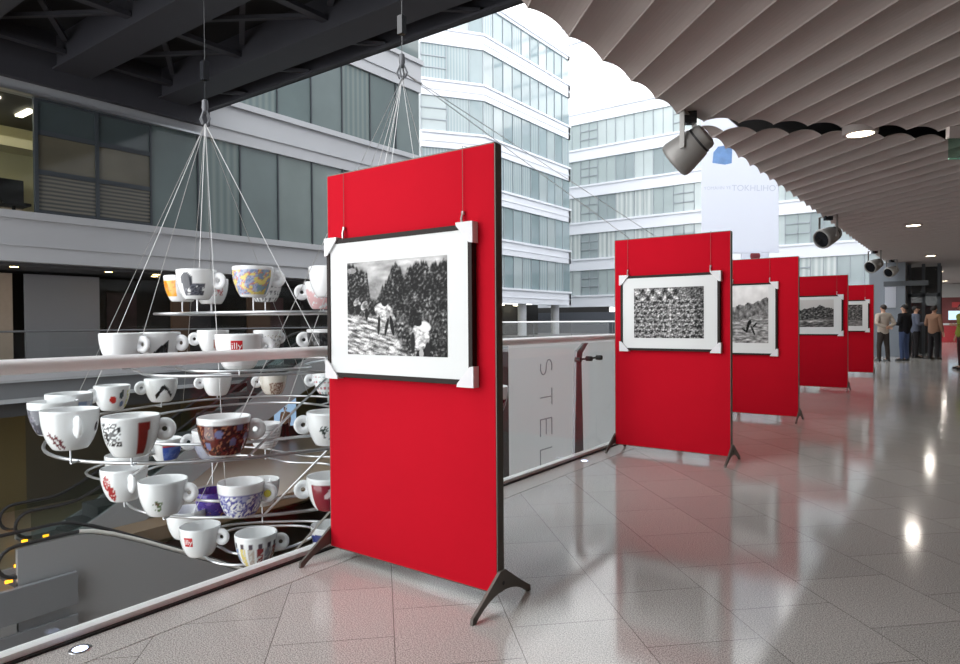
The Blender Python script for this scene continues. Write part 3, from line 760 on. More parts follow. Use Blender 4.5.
for a, b in bays:
    x = BX0+0.6
    while x < -5:
        obj('cross_beam', MB().box(x-0.12, x+0.12, a-0.1, b+0.1, bz+0.30, bz+0.42), M['bridge'], t)
        xm = x+1.9
        obj('brace', MB().bar((x+0.3, a, bz+0.5), (x+3.5, b, bz+0.5), 0.14, 0.10), M['bridge'], t)
        obj('brace', MB().bar((x+0.3, b, bz+0.62), (x+3.5, a, bz+0.62), 0.14, 0.10), M['bridge'], t)
        x += 3.8
x = BX0+1.2
while x < -5:
    obj('outrigger', MB().bar((x, 12.35, bz+0.25), (x+1.2, 13.05, bz+0.1), 0.12, 0.10), M['bridge'], t); x += 3.2

# ------------------------------------------------------------------ middle block
FZ = [(3.1+4.57*k, 4.57+4.57*k) for k in range(7)]
t = thing('corner_block', 'pale banded office block with a chamfered corner, standing beyond the near office block', 'building', (-42, 55, 0))
A, B, C = Vector((-38.5, 43.7, 0)), Vector((-35.2, 48.6, 0)), Vector((-35.2, 64.8, 0))
def wall_run(mbs, P, Q, z0, z1, off=0.0, th=0.4):
    d = (Q-P).normalized(); n = Vector((d.y, -d.x, 0))
    return mbs.add([(P+n*(off-th)).to_tuple()[:2]+(z0,), (Q+n*(off-th)).to_tuple()[:2]+(z0,), (Q+n*off).to_tuple()[:2]+(z0,), (P+n*off).to_tuple()[:2]+(z0,),
                    (P+n*(off-th)).to_tuple()[:2]+(z1,), (Q+n*(off-th)).to_tuple()[:2]+(z1,), (Q+n*off).to_tuple()[:2]+(z1,), (P+n*off).to_tuple()[:2]+(z1,)],
                   [(0,3,2,1),(4,5,6,7),(0,1,5,4),(1,2,6,5),(2,3,7,6),(3,0,4,7)])
ZT = 30.6
for k, (z0, z1) in enumerate(FZ):
    if k == 6: z0, z1 = ZT-0.5, ZT
    b = MB(); wall_run(b, A, B, z0, z1); wall_run(b, B, C, z0, z1)
    wall_run(b, A, B, z1-0.2, z1, 0.12, 0.12); wall_run(b, B, C, z1-0.2, z1, 0.12, 0.12)
    wall_run(b, A, B, z0+0.55, z0+0.63, 0.05, 0.05); wall_run(b, B, C, z0+0.55, z0+0.63, 0.05, 0.05)
    b.box(-38, -35.2, 64.4, 64.8, z0, z1)
    obj('spandrel_band', b, M['band'], t)
    if k == 6: continue
    za, zb = z1, (FZ[k+1][0] if k < 5 else ZT-0.5)
    runs = []
    L1 = (B-A).length; cuts = [0, 0.40*L1, 0.76*L1, L1]
    for c0, c1 in zip(cuts, cuts[1:]): runs.append((A+(B-A).normalized()*c0, A+(B-A).normalized()*c1, c0 == 0))
    n2 = 10
    for i in range(n2): runs.append((B+(C-B)*(i/n2), B+(C-B)*((i+1)/n2), False))
    for P, Q, ladder in runs:
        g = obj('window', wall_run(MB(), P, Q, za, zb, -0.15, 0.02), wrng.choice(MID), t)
        d = (Q-P).normalized(); fr = MB(); wall_run(fr, P, P+d*0.07, za, zb, -0.08, 0.08)
        if ladder:
            for q in (0.33, 0.66): wall_run(fr, P, Q, za+(zb-za)*q-0.05, za+(zb-za)*q+0.05, -0.08, 0.08)
        obj('window_frame', fr, M['mull2'], g)
core = MB().prism([(-38.6, 44.2), (-35.8, 48.8), (-35.8, 64.4), (-60, 64.4), (-60, 44.2)], 4.0, ZT-0.6)
obj('core', core, mat('pale_core', rgb(150, 156, 158), 0.8), t)
obj('ground_floor', MB().prism([(-42, 45), (-39, 50), (-39, 64), (-60, 64), (-60, 45)], -0.1, 3.2), M['darkwall'], t)
for P in (A+Vector((-0.6, 1.2, 0)), B+Vector((-0.8, 1.0, 0)), Vector((-36.0, 56, 0)), Vector((-36.2, 63, 0))):
    obj('column', MB().lathe([(0.45, -0.1), (0.45, 3.15)], 20, P), M['bandgrey'], t)
for yy in (50, 54, 58): obj('ground_light', MB().box(-38.4, -37.6, yy, yy+1.2, 3.0, 3.06), M['office'], t)

# ------------------------------------------------------------------ far block
FY = 74.0; FX0, FX1 = -46.0, -5.6
t = thing('far_block', 'white banded office block closing the far end of the atrium', 'building', (-26, FY, 0))
for k, (z0, z1) in enumerate(FZ[:6]):
    b = MB().box(FX0, FX1, FY, FY+0.4, z0, z1).box(FX0, FX1, FY-0.12, FY, z1-0.22, z1)
    obj('spandrel_band', b, M['band'], t)
    if k == 5: continue
    za, zb = z1, FZ[k+1][0]
    nb = 17
    for i in range(nb):
        xa = FX0+(FX1-FX0)*i/nb; xb = FX0+(FX1-FX0)*(i+1)/nb
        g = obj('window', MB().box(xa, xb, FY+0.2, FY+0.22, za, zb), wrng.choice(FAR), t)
        fr = MB().box(xa-0.05, xa+0.05, FY+0.12, FY+0.2, za, zb)
        if i % 5 == 3:
            for q in (0.35, 0.68): fr.box(xa, xb, FY+0.12, FY+0.2, za+(zb-za)*q-0.06, za+(zb-za)*q+0.06)
            fr.box((xa+xb)/2-0.05, (xa+xb)/2+0.05, FY+0.12, FY+0.2, za, zb)
        else:
            fr.box((xa+xb)/2-0.03, (xa+xb)/2+0.03, FY+0.14, FY+0.2, za, zb)
        obj('window_frame', fr, M['mull2'], g)
obj('core', MB().box(FX0, FX1, FY+0.5, FY+12, 3.2, 26), mat('pale_core_far', rgb(170, 174, 176), 0.8), t)
obj('roof_terrace', MB().box(FX0, FX1, FY+3, FY+10, 26.9, 28.6), mat('cream_terrace', rgb(226, 214, 196), 0.7), t)
obj('ground_wall', MB().box(FX0, FX1+2, FY-3, FY-2.6, -0.1, 2.4), mat('slate_wall', rgb(78, 82, 90), 0.6), t)
obj('ground_wall', MB().box(FX0, -35, FY-0.1, FY+0.2, -0.1, 3.1), M['darkwall'], t)
struct('floor_far', MB().prism([(-60, 25.5), (-3.15, 25.5), (-3.15, 80), (-60, 80)], -0.8, -0.1), M['slabdark'], 'walkway slab at the far end of the atrium')
struct('wall_far', MB().box(-31, -3.1, 25.6, 25.9, -9.2, -0.8), M['darkwall'])
wr = thing('walkway_railing', 'thin pale railing of the far cross walkway', 'railing', (-12, 40, 0))
obj('handrail', MB().tube([(-40, 40, 1.28), (-3.2, 40, 1.28)], 0.05, 8), M['rail'], wr)
for i in range(12): obj('glass_pane', MB().box(-40+i*3.05, -40+i*3.05+3.0, 40, 40.015, -0.1, 1.25), M['glass'], wr)
for i in range(13): obj('post', MB().tube([(-40+i*3.05-0.02, 40.05, -0.1), (-40+i*3.05-0.02, 40.05, 1.28)], 0.03, 6), M['post'], wr)

# atrium roof trusses
t = thing('roof_trusses', 'white steel roof trusses high above the atrium', 'roof', (-20, 50, 32))
for y in (28, 40, 52, 64, 76):
    tr = MB().tube([(-42, y, 33.5), (-2, y, 33.5)], 0.25, 10).tube([(-42, y, 31.5), (-2, y, 31.5)], 0.2, 10)
    for k in range(10): tr.tube([(-42+4*k, y, 31.5 if k % 2 else 33.5), (-38+4*k, y, 33.5 if k % 2 else 31.5)], 0.12, 8)
    obj('truss', tr, M['band'], t)

# ------------------------------------------------------------------ banners
t = thing('hanging_banner', 'tall white banner with faint grey lettering hanging above the second and third red panels', 'banner', (-8.3, 31.2, 4.4))
bc = Vector((-8.30, 31.3, 0)); bq = Matrix.Translation(bc) @ Matrix.Rotation(YAW-0.12, 4, 'Z')
obj('cloth', MB().box(-1.69, 1.70, -0.01, 0.01, 4.42, 13.5).xf(bq), M['banner'], t)
obj('hem_bar', MB().box(-1.72, 1.73, -0.02, 0.02, 4.36, 4.44).xf(bq), M['banner'], t)
tm = text_mb('TOKHLIHOT', 0.38); tm.xf(Matrix.Translation((0.73, -0.02, 7.3)) @ Matrix.Rotation(radians(2), 4, 'Y') @ Matrix.Rotation(pi/2, 4, 'X')); tm.xf(bq)
obj('lettering', tm, M['faint_ink'], t)
tm = text_mb('YOMAHN YE', 0.21); tm.xf(Matrix.Translation((-0.98, -0.02, 7.36)) @ Matrix.Rotation(pi/2, 4, 'X')); tm.xf(bq)
obj('lettering', tm, M['faint_ink'], t)
em = MB().prism_y([(-1.2, 8.52), (-0.65, 8.42), (-0.35, 8.48), (-0.33, 9.1), (-0.5, 9.3), (-0.95, 9.25), (-1.15, 9.0)], -0.022, -0.012); em.xf(bq)
obj('emblem', em, M['blue_ink'], t)
cb = MB()
for x in (-1.5, 1.5): cb.tube([(x, 0, 13.5), (x, 0, 31.3)], 0.012, 6)
obj('suspension_cable', cb.xf(bq), M['wire'], t)
tr_ = MB()
for k in range(24): pass
tb = thing('round_emblem_sign', 'small round dark red emblem on a white board below the hanging banner', 'sign', (-6.9, 33, 3.6))
rc = EYE + (_f + CR*((755-480)/FPX) + CU*((332-256)/FPX))*33
rq = Matrix.Translation(rc) @ Matrix.Rotation(YAW, 4, 'Z')
obj('board', MB().box(-0.7, 0.7, 0.0, 0.05, -1.2, 0.25).xf(rq), M['banner'], tb)
obj('emblem', MB().lathe([(0, 0.0), (0.25, 0.0), (0.25, 0.02), (0, 0.02)], 24, (0, -0.01, 0.0), (0, -1, 0)).xf(rq), mat('dark_red_ink', rgb(150, 60, 66), 0.6), tb)
obj('suspension_cable', MB().tube([(0, 0.02, 0.2), (0, 0.02, 31.3-rc.z)], 0.01, 6).xf(rq), M['wire'], tb)

HX = -5.0
t = thing('lettered_banner', 'long pale banner with thin grey lettering hung behind the glass balustrade', 'banner', (HX, 11, -9.2))
HM = MB(); HM.add([(HX, 7.43, -6), (HX, 14.5, -6), (HX, 14.5, 0.79), (HX, 7.43, 0.79)], [(0, 1, 2, 3)])
obj('cloth', HM, M['hoard'], t)
HM = MB(); HM.add([(HX, 7.43, 0.79), (HX, 14.5, 0.79), (HX, 14.5, 1.0), (HX, 7.43, 1.0)], [(0, 1, 2, 3)])
obj('top_hem', HM, M['hoardtop'], t)
obj('top_bar', MB().tube([(HX, 7.40, 1.0), (HX, 14.53, 1.0)], 0.012, 8), M['strip'], t)
for yy in (11.25, 14.1): obj('bracket', MB().tube([(HX, yy, 0.99), (XR-0.09, yy, -0.35)], 0.012, 6), M['post'], t)
# thin stroke letters, turned so they read downwards
def stroke(mb, pts, cy, cz, w=0.018):
    # local (a, b): a to the letter's right, b to its top; turned a quarter clockwise: right -> down, top -> +y (right in view)
    P = [(HX+0.004, cy+b, cz-a) for a, b in pts]
    for p, q in zip(P, P[1:]): mb.bar(p, q, 0.006, w, up=(1, 0, 0)) if False else mb.tube([p, q], w/2, 6)
lt = [EYE + (_f + CR*((x-480)/FPX) + CU*((332-y)/FPX))*1 for x, y in ((546, 367), (546, 397), (546, 427), (546, 457))]
for ch_, ray in zip('STEL', lt):
    d = ray-EYE; k = (HX-EYE.x)/d.x; c = EYE+d*k
    mb = MB(); s = 0.125; h = 0.165
    if ch_ == 'S':
        pts = []
        for i in range(25):
            a = radians(60)+radians(210)*i/24; pts.append((s*0.85*cos(a), h*0.5+h*0.5*sin(a)))
        for i in range(1, 25):
            a = radians(90)-radians(210)*i/24; pts.append((s*0.85*cos(a), -h*0.5+h*0.5*sin(a)))
        stroke(mb, pts, c.y, c.z)
    elif ch_ == 'T':
        stroke(mb, [(-s, h), (s, h)], c.y, c.z); stroke(mb, [(0, h), (0, -h)], c.y, c.z)
    elif ch_ == 'E':
        stroke(mb, [(s, h), (-s, h), (-s, -h), (s, -h)], c.y, c.z); stroke(mb, [(-s, 0), (s*0.85, 0)], c.y, c.z)
    else:
        stroke(mb, [(-s, h), (-s, -h), (s, -h)], c.y, c.z)
    obj('letter', mb, M['grey_ink'], t)

# ------------------------------------------------------------------ far end of the walkway
t = thing('grey_column', 'blue-grey clad column at the far end of the red panels', 'column', (-2.2, 27.5, 0))
obj('shaft', MB().box(-2.74, -1.66, 27.0, 28.6, -0.02, 3.27), mat('blue_grey_cladding', rgb(112, 120, 130), 0.4), t)
obj('crossbar', MB().box(-2.3, -1.0, 26.96, 27.06, 2.45, 2.62), M['mull'], t)
sgn = MB().box(-2.26, -1.93, 26.94, 26.985, 1.70, 2.43)
tag(obj('notice_board', sgn, M['banner']), 'white notice on the blue-grey column behind the group of people', 'notice')
t = thing('glass_lift_shaft', 'dark framed glass enclosure right of the grey column behind the people', 'enclosure', (-1.2, 29, 0))
obj('wall', MB().box(-1.66, -0.7, 30.0, 30.2, 0.0, 3.27), M['darkwall'], t)
obj('glass', MB().box(-1.66, -0.7, 28.4, 28.42, 0.0, 3.27), M['glass'], t)
for x in (-1.62, -1.2, -0.74): obj('frame_post', MB().box(x-0.05, x+0.05, 28.36, 28.46, 0.0, 3.27), M['mull'], t)
obj('frame_rail', MB().box(-1.66, -0.7, 28.36, 28.46, 2.1, 2.22), M['mull'], t)
t = thing('red_shopfront', 'low red shopfront with a white counter line at the far end of the walkway', 'shopfront', (0, 45, 0))
obj('lower_panel', MB().box(-1.95, 4.9, 45, 45.2, 0, 0.95), mat('red_laminate', rgb(178, 44, 52), 0.4), t)
obj('counter', MB().box(-1.95, 4.9, 44.9, 45.3, 0.95, 1.06), M['mount'], t)
obj('back_wall', MB().box(-1.95, 4.9, 46, 46.2, 1.0, 3.24), mat('dark_red_wall', rgb(118, 52, 50), 0.5, var=0.6, vscale=1.2), t)
obj('fascia', MB().box(-1.95, 4.9, 45, 45.2, 2.5, 3.24), mat('grey_fascia', rgb(170, 168, 166), 0.5), t)
obj('screen', MB().box(-0.75, -0.05, 45.4, 45.45, 1.25, 1.75), mat('pale_screen', rgb(190, 215, 225), 0.4, emit=rgb(180, 210, 225), es=0.6), t)
obj('backdrop_stripe', MB().box(-0.6, 0.2, 45.95, 46.0, 1.95, 2.25), mat('red_stripe', rgb(200, 60, 60), 0.5), t)
struct('wall_end', MB().box(-2.9, XW, 59.8, 60, 0, 3.5), M['greypanel'])

# ------------------------------------------------------------------ people
def skin_obj(name, verts, edges, radii, m, parent, subd=2, root=0):
    me = bpy.data.meshes.new(name); o = bpy.data.objects.new(name, me); COL.objects.link(o)
    me.from_pydata([tuple(v) for v in verts], edges, [])
    md = o.modifiers.new('skin', 'SKIN'); md.use_smooth_shade = True
    sv = me.skin_vertices[0].data
    for i, r in enumerate(radii):
        rr = r if isinstance(r, tuple) else (r, r); sv[i].radius = rr; sv[i].use_root = (i == root)
    sb = o.modifiers.new('sub', 'SUBSURF'); sb.levels = subd; sb.render_levels = subd
    bpy.context.view_layer.update()
    dg = bpy.context.evaluated_depsgraph_get(); me2 = bpy.data.meshes.new_from_object(o.evaluated_get(dg))
    o.modifiers.clear(); o.data = me2; bpy.data.meshes.remove(me)
    me2.materials.clear(); me2.materials.append(m)
    me2.polygons.foreach_set('use_smooth', [True]*len(me2.polygons))
    o.parent = parent
    return o
SKIN = mat('skin', rgb(196, 152, 128), 0.55)
def chain(V, E, R, pts, rs, root=None):
    idx = []
    for i, (p, r) in enumerate(zip(pts, rs)):
        V.append(Vector(p)); R.append(r); idx.append(len(V)-1)
        if i == 0:
            if root is not None: E.append((root, idx[0]))
        else: E.append((idx[-2], idx[-1]))
    return idx
def person(label, loc, rotz, h, hair, top, legs, shoe, armL, armR, lean=0.0, stance=0.11, step=0.0, hairlen=0.0, bag=None):
    """facing -Y locally. armL / armR: (elbow, wrist) offsets from the shoulder."""
    t = thing('person', label, 'person', (0, 0, 0))
    k = h/1.72
    V, E, R = [], [], []
    pel = chain(V, E, R, [(0, 0, 0.95), (0, 0.01, 1.12), (0, 0.015, 1.30), (0, 0.01, 1.42), (0, 0.0, 1.50), (0, -0.015, 1.555)],
                [(0.125, 0.10), (0.115, 0.09), (0.135, 0.10), (0.10, 0.075), (0.052, 0.052), (0.055, 0.06)])
    chain(V, E, R, [(0, -0.01, 1.63), (0, 0.0, 1.70)], [(0.072, 0.092), (0.055, 0.07)], pel[-1])
    J = {}
    for s, (el, wr) in ((-1, armL), (1, armR)):
        sh = Vector((s*0.175, 0.01, 1.405)); e = sh+Vector(el); wv = sh+Vector(wr)
        ids = chain(V, E, R, [sh, sh.lerp(e, 0.5), e, e.lerp(wv, 0.5), wv], [0.058, 0.050, 0.040, 0.037, 0.027], pel[3])
        d = (wv-e).normalized(); palm = wv+d*0.06; sd = d.cross(Vector((0, 1, 0)))
        if sd.length < 0.2: sd = d.cross(Vector((1, 0, 0)))
        sd.normalize(); nrm = sd.cross(d)
        pid = chain(V, E, R, [palm], [(0.036, 0.018)], ids[-1])[0]
        for q, ln in zip((-1.5, -0.5, 0.5, 1.5), (0.060, 0.072, 0.068, 0.052)):
            b0 = palm+sd*(q*0.019)+d*0.02
            chain(V, E, R, [b0, b0+d*ln*0.55+nrm*0.006, b0+d*ln+nrm*0.02], [0.0095, 0.009, 0.0075], pid)
        chain(V, E, R, [wv+d*0.02-sd*0.03, wv+d*0.055-sd*0.052+nrm*0.012], [0.012, 0.010], ids[-1])
        J[s] = (sh, e, wv)
    for s in (-1, 1):
        st = step*s
        chain(V, E, R, [(s*0.085, 0, 0.90), (s*0.095, st*0.3, 0.70), (s*stance*0.95, st*0.45-0.01, 0.49), (s*stance, st*0.8+0.01, 0.28), (s*stance, st+0.015, 0.085)],
              [0.088, 0.078, 0.056, 0.052, 0.038], pel[0])
        chain(V, E, R, [(s*stance*1.05, st-0.09, 0.045), (s*stance*1.1, st-0.16, 0.035)], [(0.04, 0.035), (0.035, 0.025)], len(V)-1)
    skin_obj('body', V, E, R, SKIN, t, 1)
    # face
    fc = MB()
    for s in (-1, 1):
        fc.lathe([(0, -0.012), (0.011, -0.006), (0.011, 0.004), (0, 0.010)], 10, (s*0.031, -0.094, 1.645), (0, -1, 0))
    obj('eyes', fc, M['lens'], t)
    obj('nose', MB().lathe([(0, 0), (0.015, 0.0), (0.008, 0.03), (0, 0.045)], 8, (0, -0.108, 1.600), (0, 0.25, 1)), SKIN, t)
    obj('mouth', MB().box(-0.024, 0.024, -0.092, -0.080, 1.568, 1.578), mat('lips', rgb(150, 84, 78), 0.5), t)
    er = MB()
    for s in (-1, 1): er.lathe([(0, -0.012), (0.028, -0.008), (0.03, 0.0), (0.02, 0.01), (0, 0.008)], 10, (s*0.079, 0.005, 1.625), (s, 0.2, 0))
    obj('ears', er, SKIN, t)
    # hair cap
    hm = MB(); n = 20; rows = 10; vs = []
    for i in range(rows+1):
        for j in range(n):
            th = 2*pi*j/n; back = max(0, sin(th))
            ph = (pi*0.5+0.15*1+(0.55+hairlen)*back-0.35*max(0, -sin(th)))*i/rows
            vs.append((0.086*sin(ph)*cos(th), 0.008+0.104*sin(ph)*sin(th), 1.645+0.102*cos(ph)))
    hm.add(vs, [(i*n+j, i*n+(j+1) % n, (i+1)*n+(j+1) % n, (i+1)*n+j) for i in range(rows) for j in range(n)]); hm.smooth = True
    obj('hair', hm, mat('hair', hair, 0.6), t)
    # jacket
    V, E, R = [], [], []
    tp = chain(V, E, R, [(0, 0, 0.80), (0, 0.0, 0.96), (0, 0.01, 1.13), (0, 0.015, 1.30), (0, 0.01, 1.43), (0, 0.0, 1.485)],
               [(0.190, 0.150), (0.186, 0.146), (0.176, 0.134), (0.186, 0.140), (0.140, 0.106), (0.070, 0.066)])
    for s in (-1, 1):
        sh, e, wv = J[s]
        chain(V, E, R, [sh, sh.lerp(e, 0.5), e, e.lerp(wv, 0.6), e.lerp(wv, 0.93)], [0.086, 0.074, 0.065, 0.057, 0.050], tp[4])
    skin_obj('jacket', V, E, R, top, t, 2, root=0)
    # trousers
    V, E, R = [], [], []
    rt = chain(V, E, R, [(0, 0, 1.03), (0, 0.0, 0.90)], [(0.150, 0.115), (0.155, 0.122)])
    for s in (-1, 1):
        st = step*s
        chain(V, E, R, [(s*0.088, 0, 0.82), (s*0.097, st*0.3, 0.66), (s*stance*0.95, st*0.45-0.01, 0.48), (s*stance, st*0.8+0.01, 0.27), (s*stance, st+0.012, 0.035)],
              [0.102, 0.090, 0.072, 0.066, 0.064], rt[1])
    skin_obj('trousers', V, E, R, legs, t, 2)
    for s in (-1, 1):
        st = step*s
        shm = MB(); prof = [(-0.19, 0.03), (-0.17, 0.055), (-0.09, 0.075), (0.0, 0.10), (0.06, 0.10), (0.075, 0.05)]
        vs = []
        for yy, zz in prof:
            wd = 0.045 if yy > -0.15 else 0.032
            for q in (-1, -0.6, 0.6, 1): vs.append((s*stance*1.05+q*wd, st+yy, zz if abs(q) < 1 else 0.004))
        m_ = len(prof); fs = []
        for i in range(m_-1):
            for q in range(3): fs.append((i*4+q, i*4+q+1, (i+1)*4+q+1, (i+1)*4+q))
            fs.append((i*4+3, i*4, (i+1)*4, (i+1)*4+3))
        fs += [(0, 1, 2, 3), ((m_-1)*4+3, (m_-1)*4+2, (m_-1)*4+1, (m_-1)*4)]
        shm.add(vs, fs); shm.smooth = True
        obj('shoe', shm, shoe, t)
    t.scale = (k, k, k); t.location = loc; t.rotation_euler = (0, 0, rotz)
    return t
BLK = rgb(22, 20, 20)
cloth = lambda n, c: mat(n, c, 0.85, spec=0.2, var=0.12, vscale=14)
shoe = mat('dark_shoe', rgb(30, 27, 26), 0.4)
HANG = lambda s: ((s*0.06, 0.02, -0.29), (s*0.07, -0.07, -0.53))
BEHIND = lambda s: ((s*0.12, 0.09, -0.26), (-s*0.06-s*0.10, 0.19, -0.36))
FRONT = lambda s: ((s*0.08, 0.0, -0.28), (-s*0.02, -0.22, -0.24))
person('person in beige-grey jacket and dark trousers seen from behind, beside the farthest red panel', (-2.04, 23.85, 0), pi+0.35+YAW*0.6, 1.74, rgb(40, 28, 24), cloth('beige_jacket', rgb(184, 172, 160)), cloth('dark_trousers', rgb(60, 54, 50)), shoe, BEHIND(-1), BEHIND(1), stance=0.14)
person('person in black jacket and blue jeans standing beside the beige-jacketed one', (-1.52, 24.3, 0), -2.1, 1.74, BLK, cloth('black_jacket', rgb(30, 30, 34)), cloth('blue_jeans', rgb(70, 84, 116)), shoe, HANG(-1), FRONT(1))
person('person in grey-blue coat and black trousers, third of the group of people', (-1.32, 26.2, 0), 1.9, 1.72, BLK, cloth('grey_blue_coat', rgb(96, 102, 118)), cloth('black_trousers', rgb(34, 32, 34)), shoe, FRONT(-1), HANG(1))
person('person in brown jacket and black trousers, rightmost of the group of people', (-0.80, 25.6, 0), 2.6, 1.70, rgb(34, 26, 24), cloth('brown_jacket', rgb(150, 116, 96)), cloth('dark_grey_trousers', rgb(44, 42, 44)), shoe, HANG(-1), FRONT(1))
person('person in lime green jacket at right edge of the photo', (-0.05, 21.0, 0), -1.2, 1.68, BLK, cloth('green_jacket', rgb(140, 150, 60)), cloth('maroon_trousers', rgb(70, 40, 40)), shoe, HANG(-1), FRONT(1))
person('person in beige top standing before the blue screen on the lower level', (-27.7, 20.9, -4.6), 0.6, 1.66, BLK, cloth('beige_top', rgb(190, 160, 134)), cloth('maroon_skirt_trousers', rgb(72, 46, 46)), shoe, HANG(-1), HANG(1))

# ------------------------------------------------------------------ cup chandelier
CD, CH = 0.435, 0.33
CC = Vector((-6.9, 4.75, 0))
OUT = [(0.0, 0.0), (0.115, 0.0), (0.130, 0.006), (0.150, 0.035), (0.168, 0.07), (0.184, 0.11), (0.196, 0.15), (0.205, 0.19), (0.211, 0.23), (0.215, 0.27), (0.2175, 0.31), (0.2170, 0.324), (0.212, 0.330)]
def rad(z):
    for (r0, z0), (r1, z1) in zip(OUT, OUT[1:]):
        if z0 <= z <= z1 and z1 > z0: return r0+(r1-r0)*(z-z0)/(z1-z0)
    return 0.2
WHITE = (lin(240), lin(242), lin(243))
def L3(r, g, b): return (lin(r), lin(g), lin(b))
def inbox(x, y, a, b, c, d): return a <= x <= b and c <= y <= d
def blob(x, y, cx, cy, rx, ry): return ((x-cx)/rx)**2+((y-cy)/ry)**2 < 1
# x: angle to the right of the camera-facing side (radians), y: 0 bottom .. 1 rim
def pat(kind, x, y, n, n2):
    if kind is None or (y > 0.97 and kind != 'indigo'): return WHITE
    if kind == 'greyphoto':
        if blob(x, y, -0.55, 0.62, 0.34, 0.26): return L3(60, 62, 70)
        if inbox(x, y, -0.8, 0.45, 0.14, 0.5) and n > 0.35: return L3(104, 106, 116) if n2 > 0.5 else L3(70, 72, 82)
    elif kind == 'orange':
        if -1.5 < x < -0.35 and 0.18 < y < 0.8: return L3(236, 168, 52) if n > 0.38 else L3(214, 132, 30)
    elif kind == 'redscribble':
        if abs(x-0.3) < 0.5 and 0.3 < y < 0.72 and n2 > 0.52: return L3(196, 120, 122)
    elif kind == 'floral':
        if -1.5 < x < 1.0 and 0.08 < y < 0.88:
            if n > 0.60: return L3(224, 208, 118)
            if n > 0.54: return L3(202, 130, 116)
            if n2 > 0.52: return L3(128, 150, 186)
            return L3(132, 162, 158) if x > 0.2 else L3(176, 182, 206)
    elif kind == 'rings':
        if y < 0.62 and ((x*3.2) % 1 < 0.62) and ((y*3.6) % 1 < 0.62) and n2 > 0.42: return L3(140, 142, 146)
    elif kind == 'pink':
        if -1.2 < x < 0.4 and y < 0.62-0.3*x*0.3 and n > 0.35: return L3(230, 188, 190)
    elif kind == 'triangle':
        if -0.75 < x < 0.45 and 0.05 < y < 0.12+0.62*(x+0.75)/1.2: return L3(20, 20, 22)
    elif kind == 'oval':
        if blob(x, y, 0.5, 0.42, 0.5, 0.36): return L3(196, 136, 122) if n > 0.4 else L3(176, 110, 100)
    elif kind == 'specks':
        if y < 0.75 and n2 > 0.60: return L3(120, 130, 140) if n > 0.5 else L3(160, 150, 120)
    elif kind == 'black':
        if y < 0.86: return L3(30, 30, 33)
    elif kind == 'cards':
        if blob(x, y, 0.05, 0.46, 0.20, 0.15): return L3(196, 52, 44)
        if blob(x, y, 0.55, 0.62, 0.13, 0.14) or (inbox(x, y, 0.55, 0.68, 0.55, 0.82)): return L3(50, 66, 70)
        if blob(x, y, 0.62, 0.27, 0.15, 0.12): return L3(120, 140, 176)
        if x > 0.95 and n > 0.5: return L3(226, 222, 150)
    elif kind == 'inkblot':
        c = 0.22+0.42*math.exp(-((x-0.2)/0.4)**2)
        if -0.45 < x < 0.85 and abs(y-c) < 0.11-0.05*abs(x): return L3(32, 32, 34)
    elif kind == 'beige':
        if -0.3 < x < 0.9 and y < 0.6: return L3(150, 124, 110) if n2 > 0.48 else L3(216, 206, 192)
        return L3(232, 228, 218) if y < 0.9 else WHITE
    elif kind == 'squares':
        if ((x*3) % 1 < 0.5) and ((y*4) % 1 < 0.45) and y < 0.8: return L3(170, 186, 190) if n > 0.45 else L3(200, 120, 130)
    elif kind == 'darkphoto':
        if x < 0.5 and 0.04 < y < 0.8: return L3(70, 72, 84) if n > 0.47 else L3(128, 128, 140)
        if x > 0.6 and 0.3 < y < 0.8 and n > 0.5: return L3(150, 160, 182)
    elif kind == 'blueband':
        if 0.0 < x < 1.4 and 0.2 < y < 0.75: return L3(148, 166, 196) if n > 0.42 else L3(198, 206, 220)
    elif kind == 'scribble':
        for a, b, c, d in ((-0.95, 0.42, -0.35, 0.26), (-0.80, 0.22, -0.28, 0.12), (-0.86, 0.5, -0.55, 0.05), (-0.6, 0.42, -0.32, 0.06)):
            tt = ((x-a)*(c-a)*0.25+(y-b)*(d-b))/((c-a)**2*0.25+(d-b)**2)
            tt = max(0, min(1, tt)); px, py = a+(c-a)*tt, b+(d-b)*tt
            if (x-px)**2*0.25+(y-py)**2 < 0.0005: return L3(110, 50, 60)
        if blob(x, y, 1.15, 0.55, 0.14, 0.13): return L3(70, 60, 66)
    elif kind == 'maze':
        if -1.25 < x < -0.35 and 0.3 < y < 0.86 and abs((n*9) % 1-0.5) < 0.27: return L3(34, 34, 36)
        if 0.22 < x < 0.62+0.05*y and 0.08 < y < 0.88: return L3(160, 44, 36)
    elif kind == 'bluered':
        if -0.2 < x < 1.5 and 0.1 < y < 0.75: return L3(190, 60, 66) if y > 0.66 else (L3(64, 92, 176) if n > 0.44 else L3(96, 120, 190))
    elif kind == 'redfigure':
        if blob(x, y, -0.85, 0.62, 0.22, 0.24) or blob(x, y, -0.65, 0.3, 0.22, 0.24): return L3(166, 36, 40) if n2 > 0.4 else L3(226, 200, 196)
        if x > 1.1 and 0.3 < y < 0.75 and n > 0.45: return L3(206, 150, 150)
    elif kind == 'greenfigure':
        if blob(x, y, -0.25, 0.34, 0.26, 0.17) and n2 > 0.46: return L3(104, 128, 84)
        if blob(x, y, -0.25, 0.42, 0.09, 0.08): return L3(110, 90, 70)
    elif kind == 'mosaic':
        if -1.5 < x < 1.45 and 0.06 < y < 0.84:
            for cx, cy in ((-0.2, 0.62), (0.35, 0.40), (0.62, 0.76), (-0.75, 0.3), (1.0, 0.5)):
                if blob(x, y, cx, cy, 0.15, 0.10): return L3(112, 120, 160)
            if n2 > 0.66: return L3(160, 108, 80)
            return L3(92, 40, 34) if n > 0.5 else L3(50, 30, 30)
    elif kind == 'palebody':
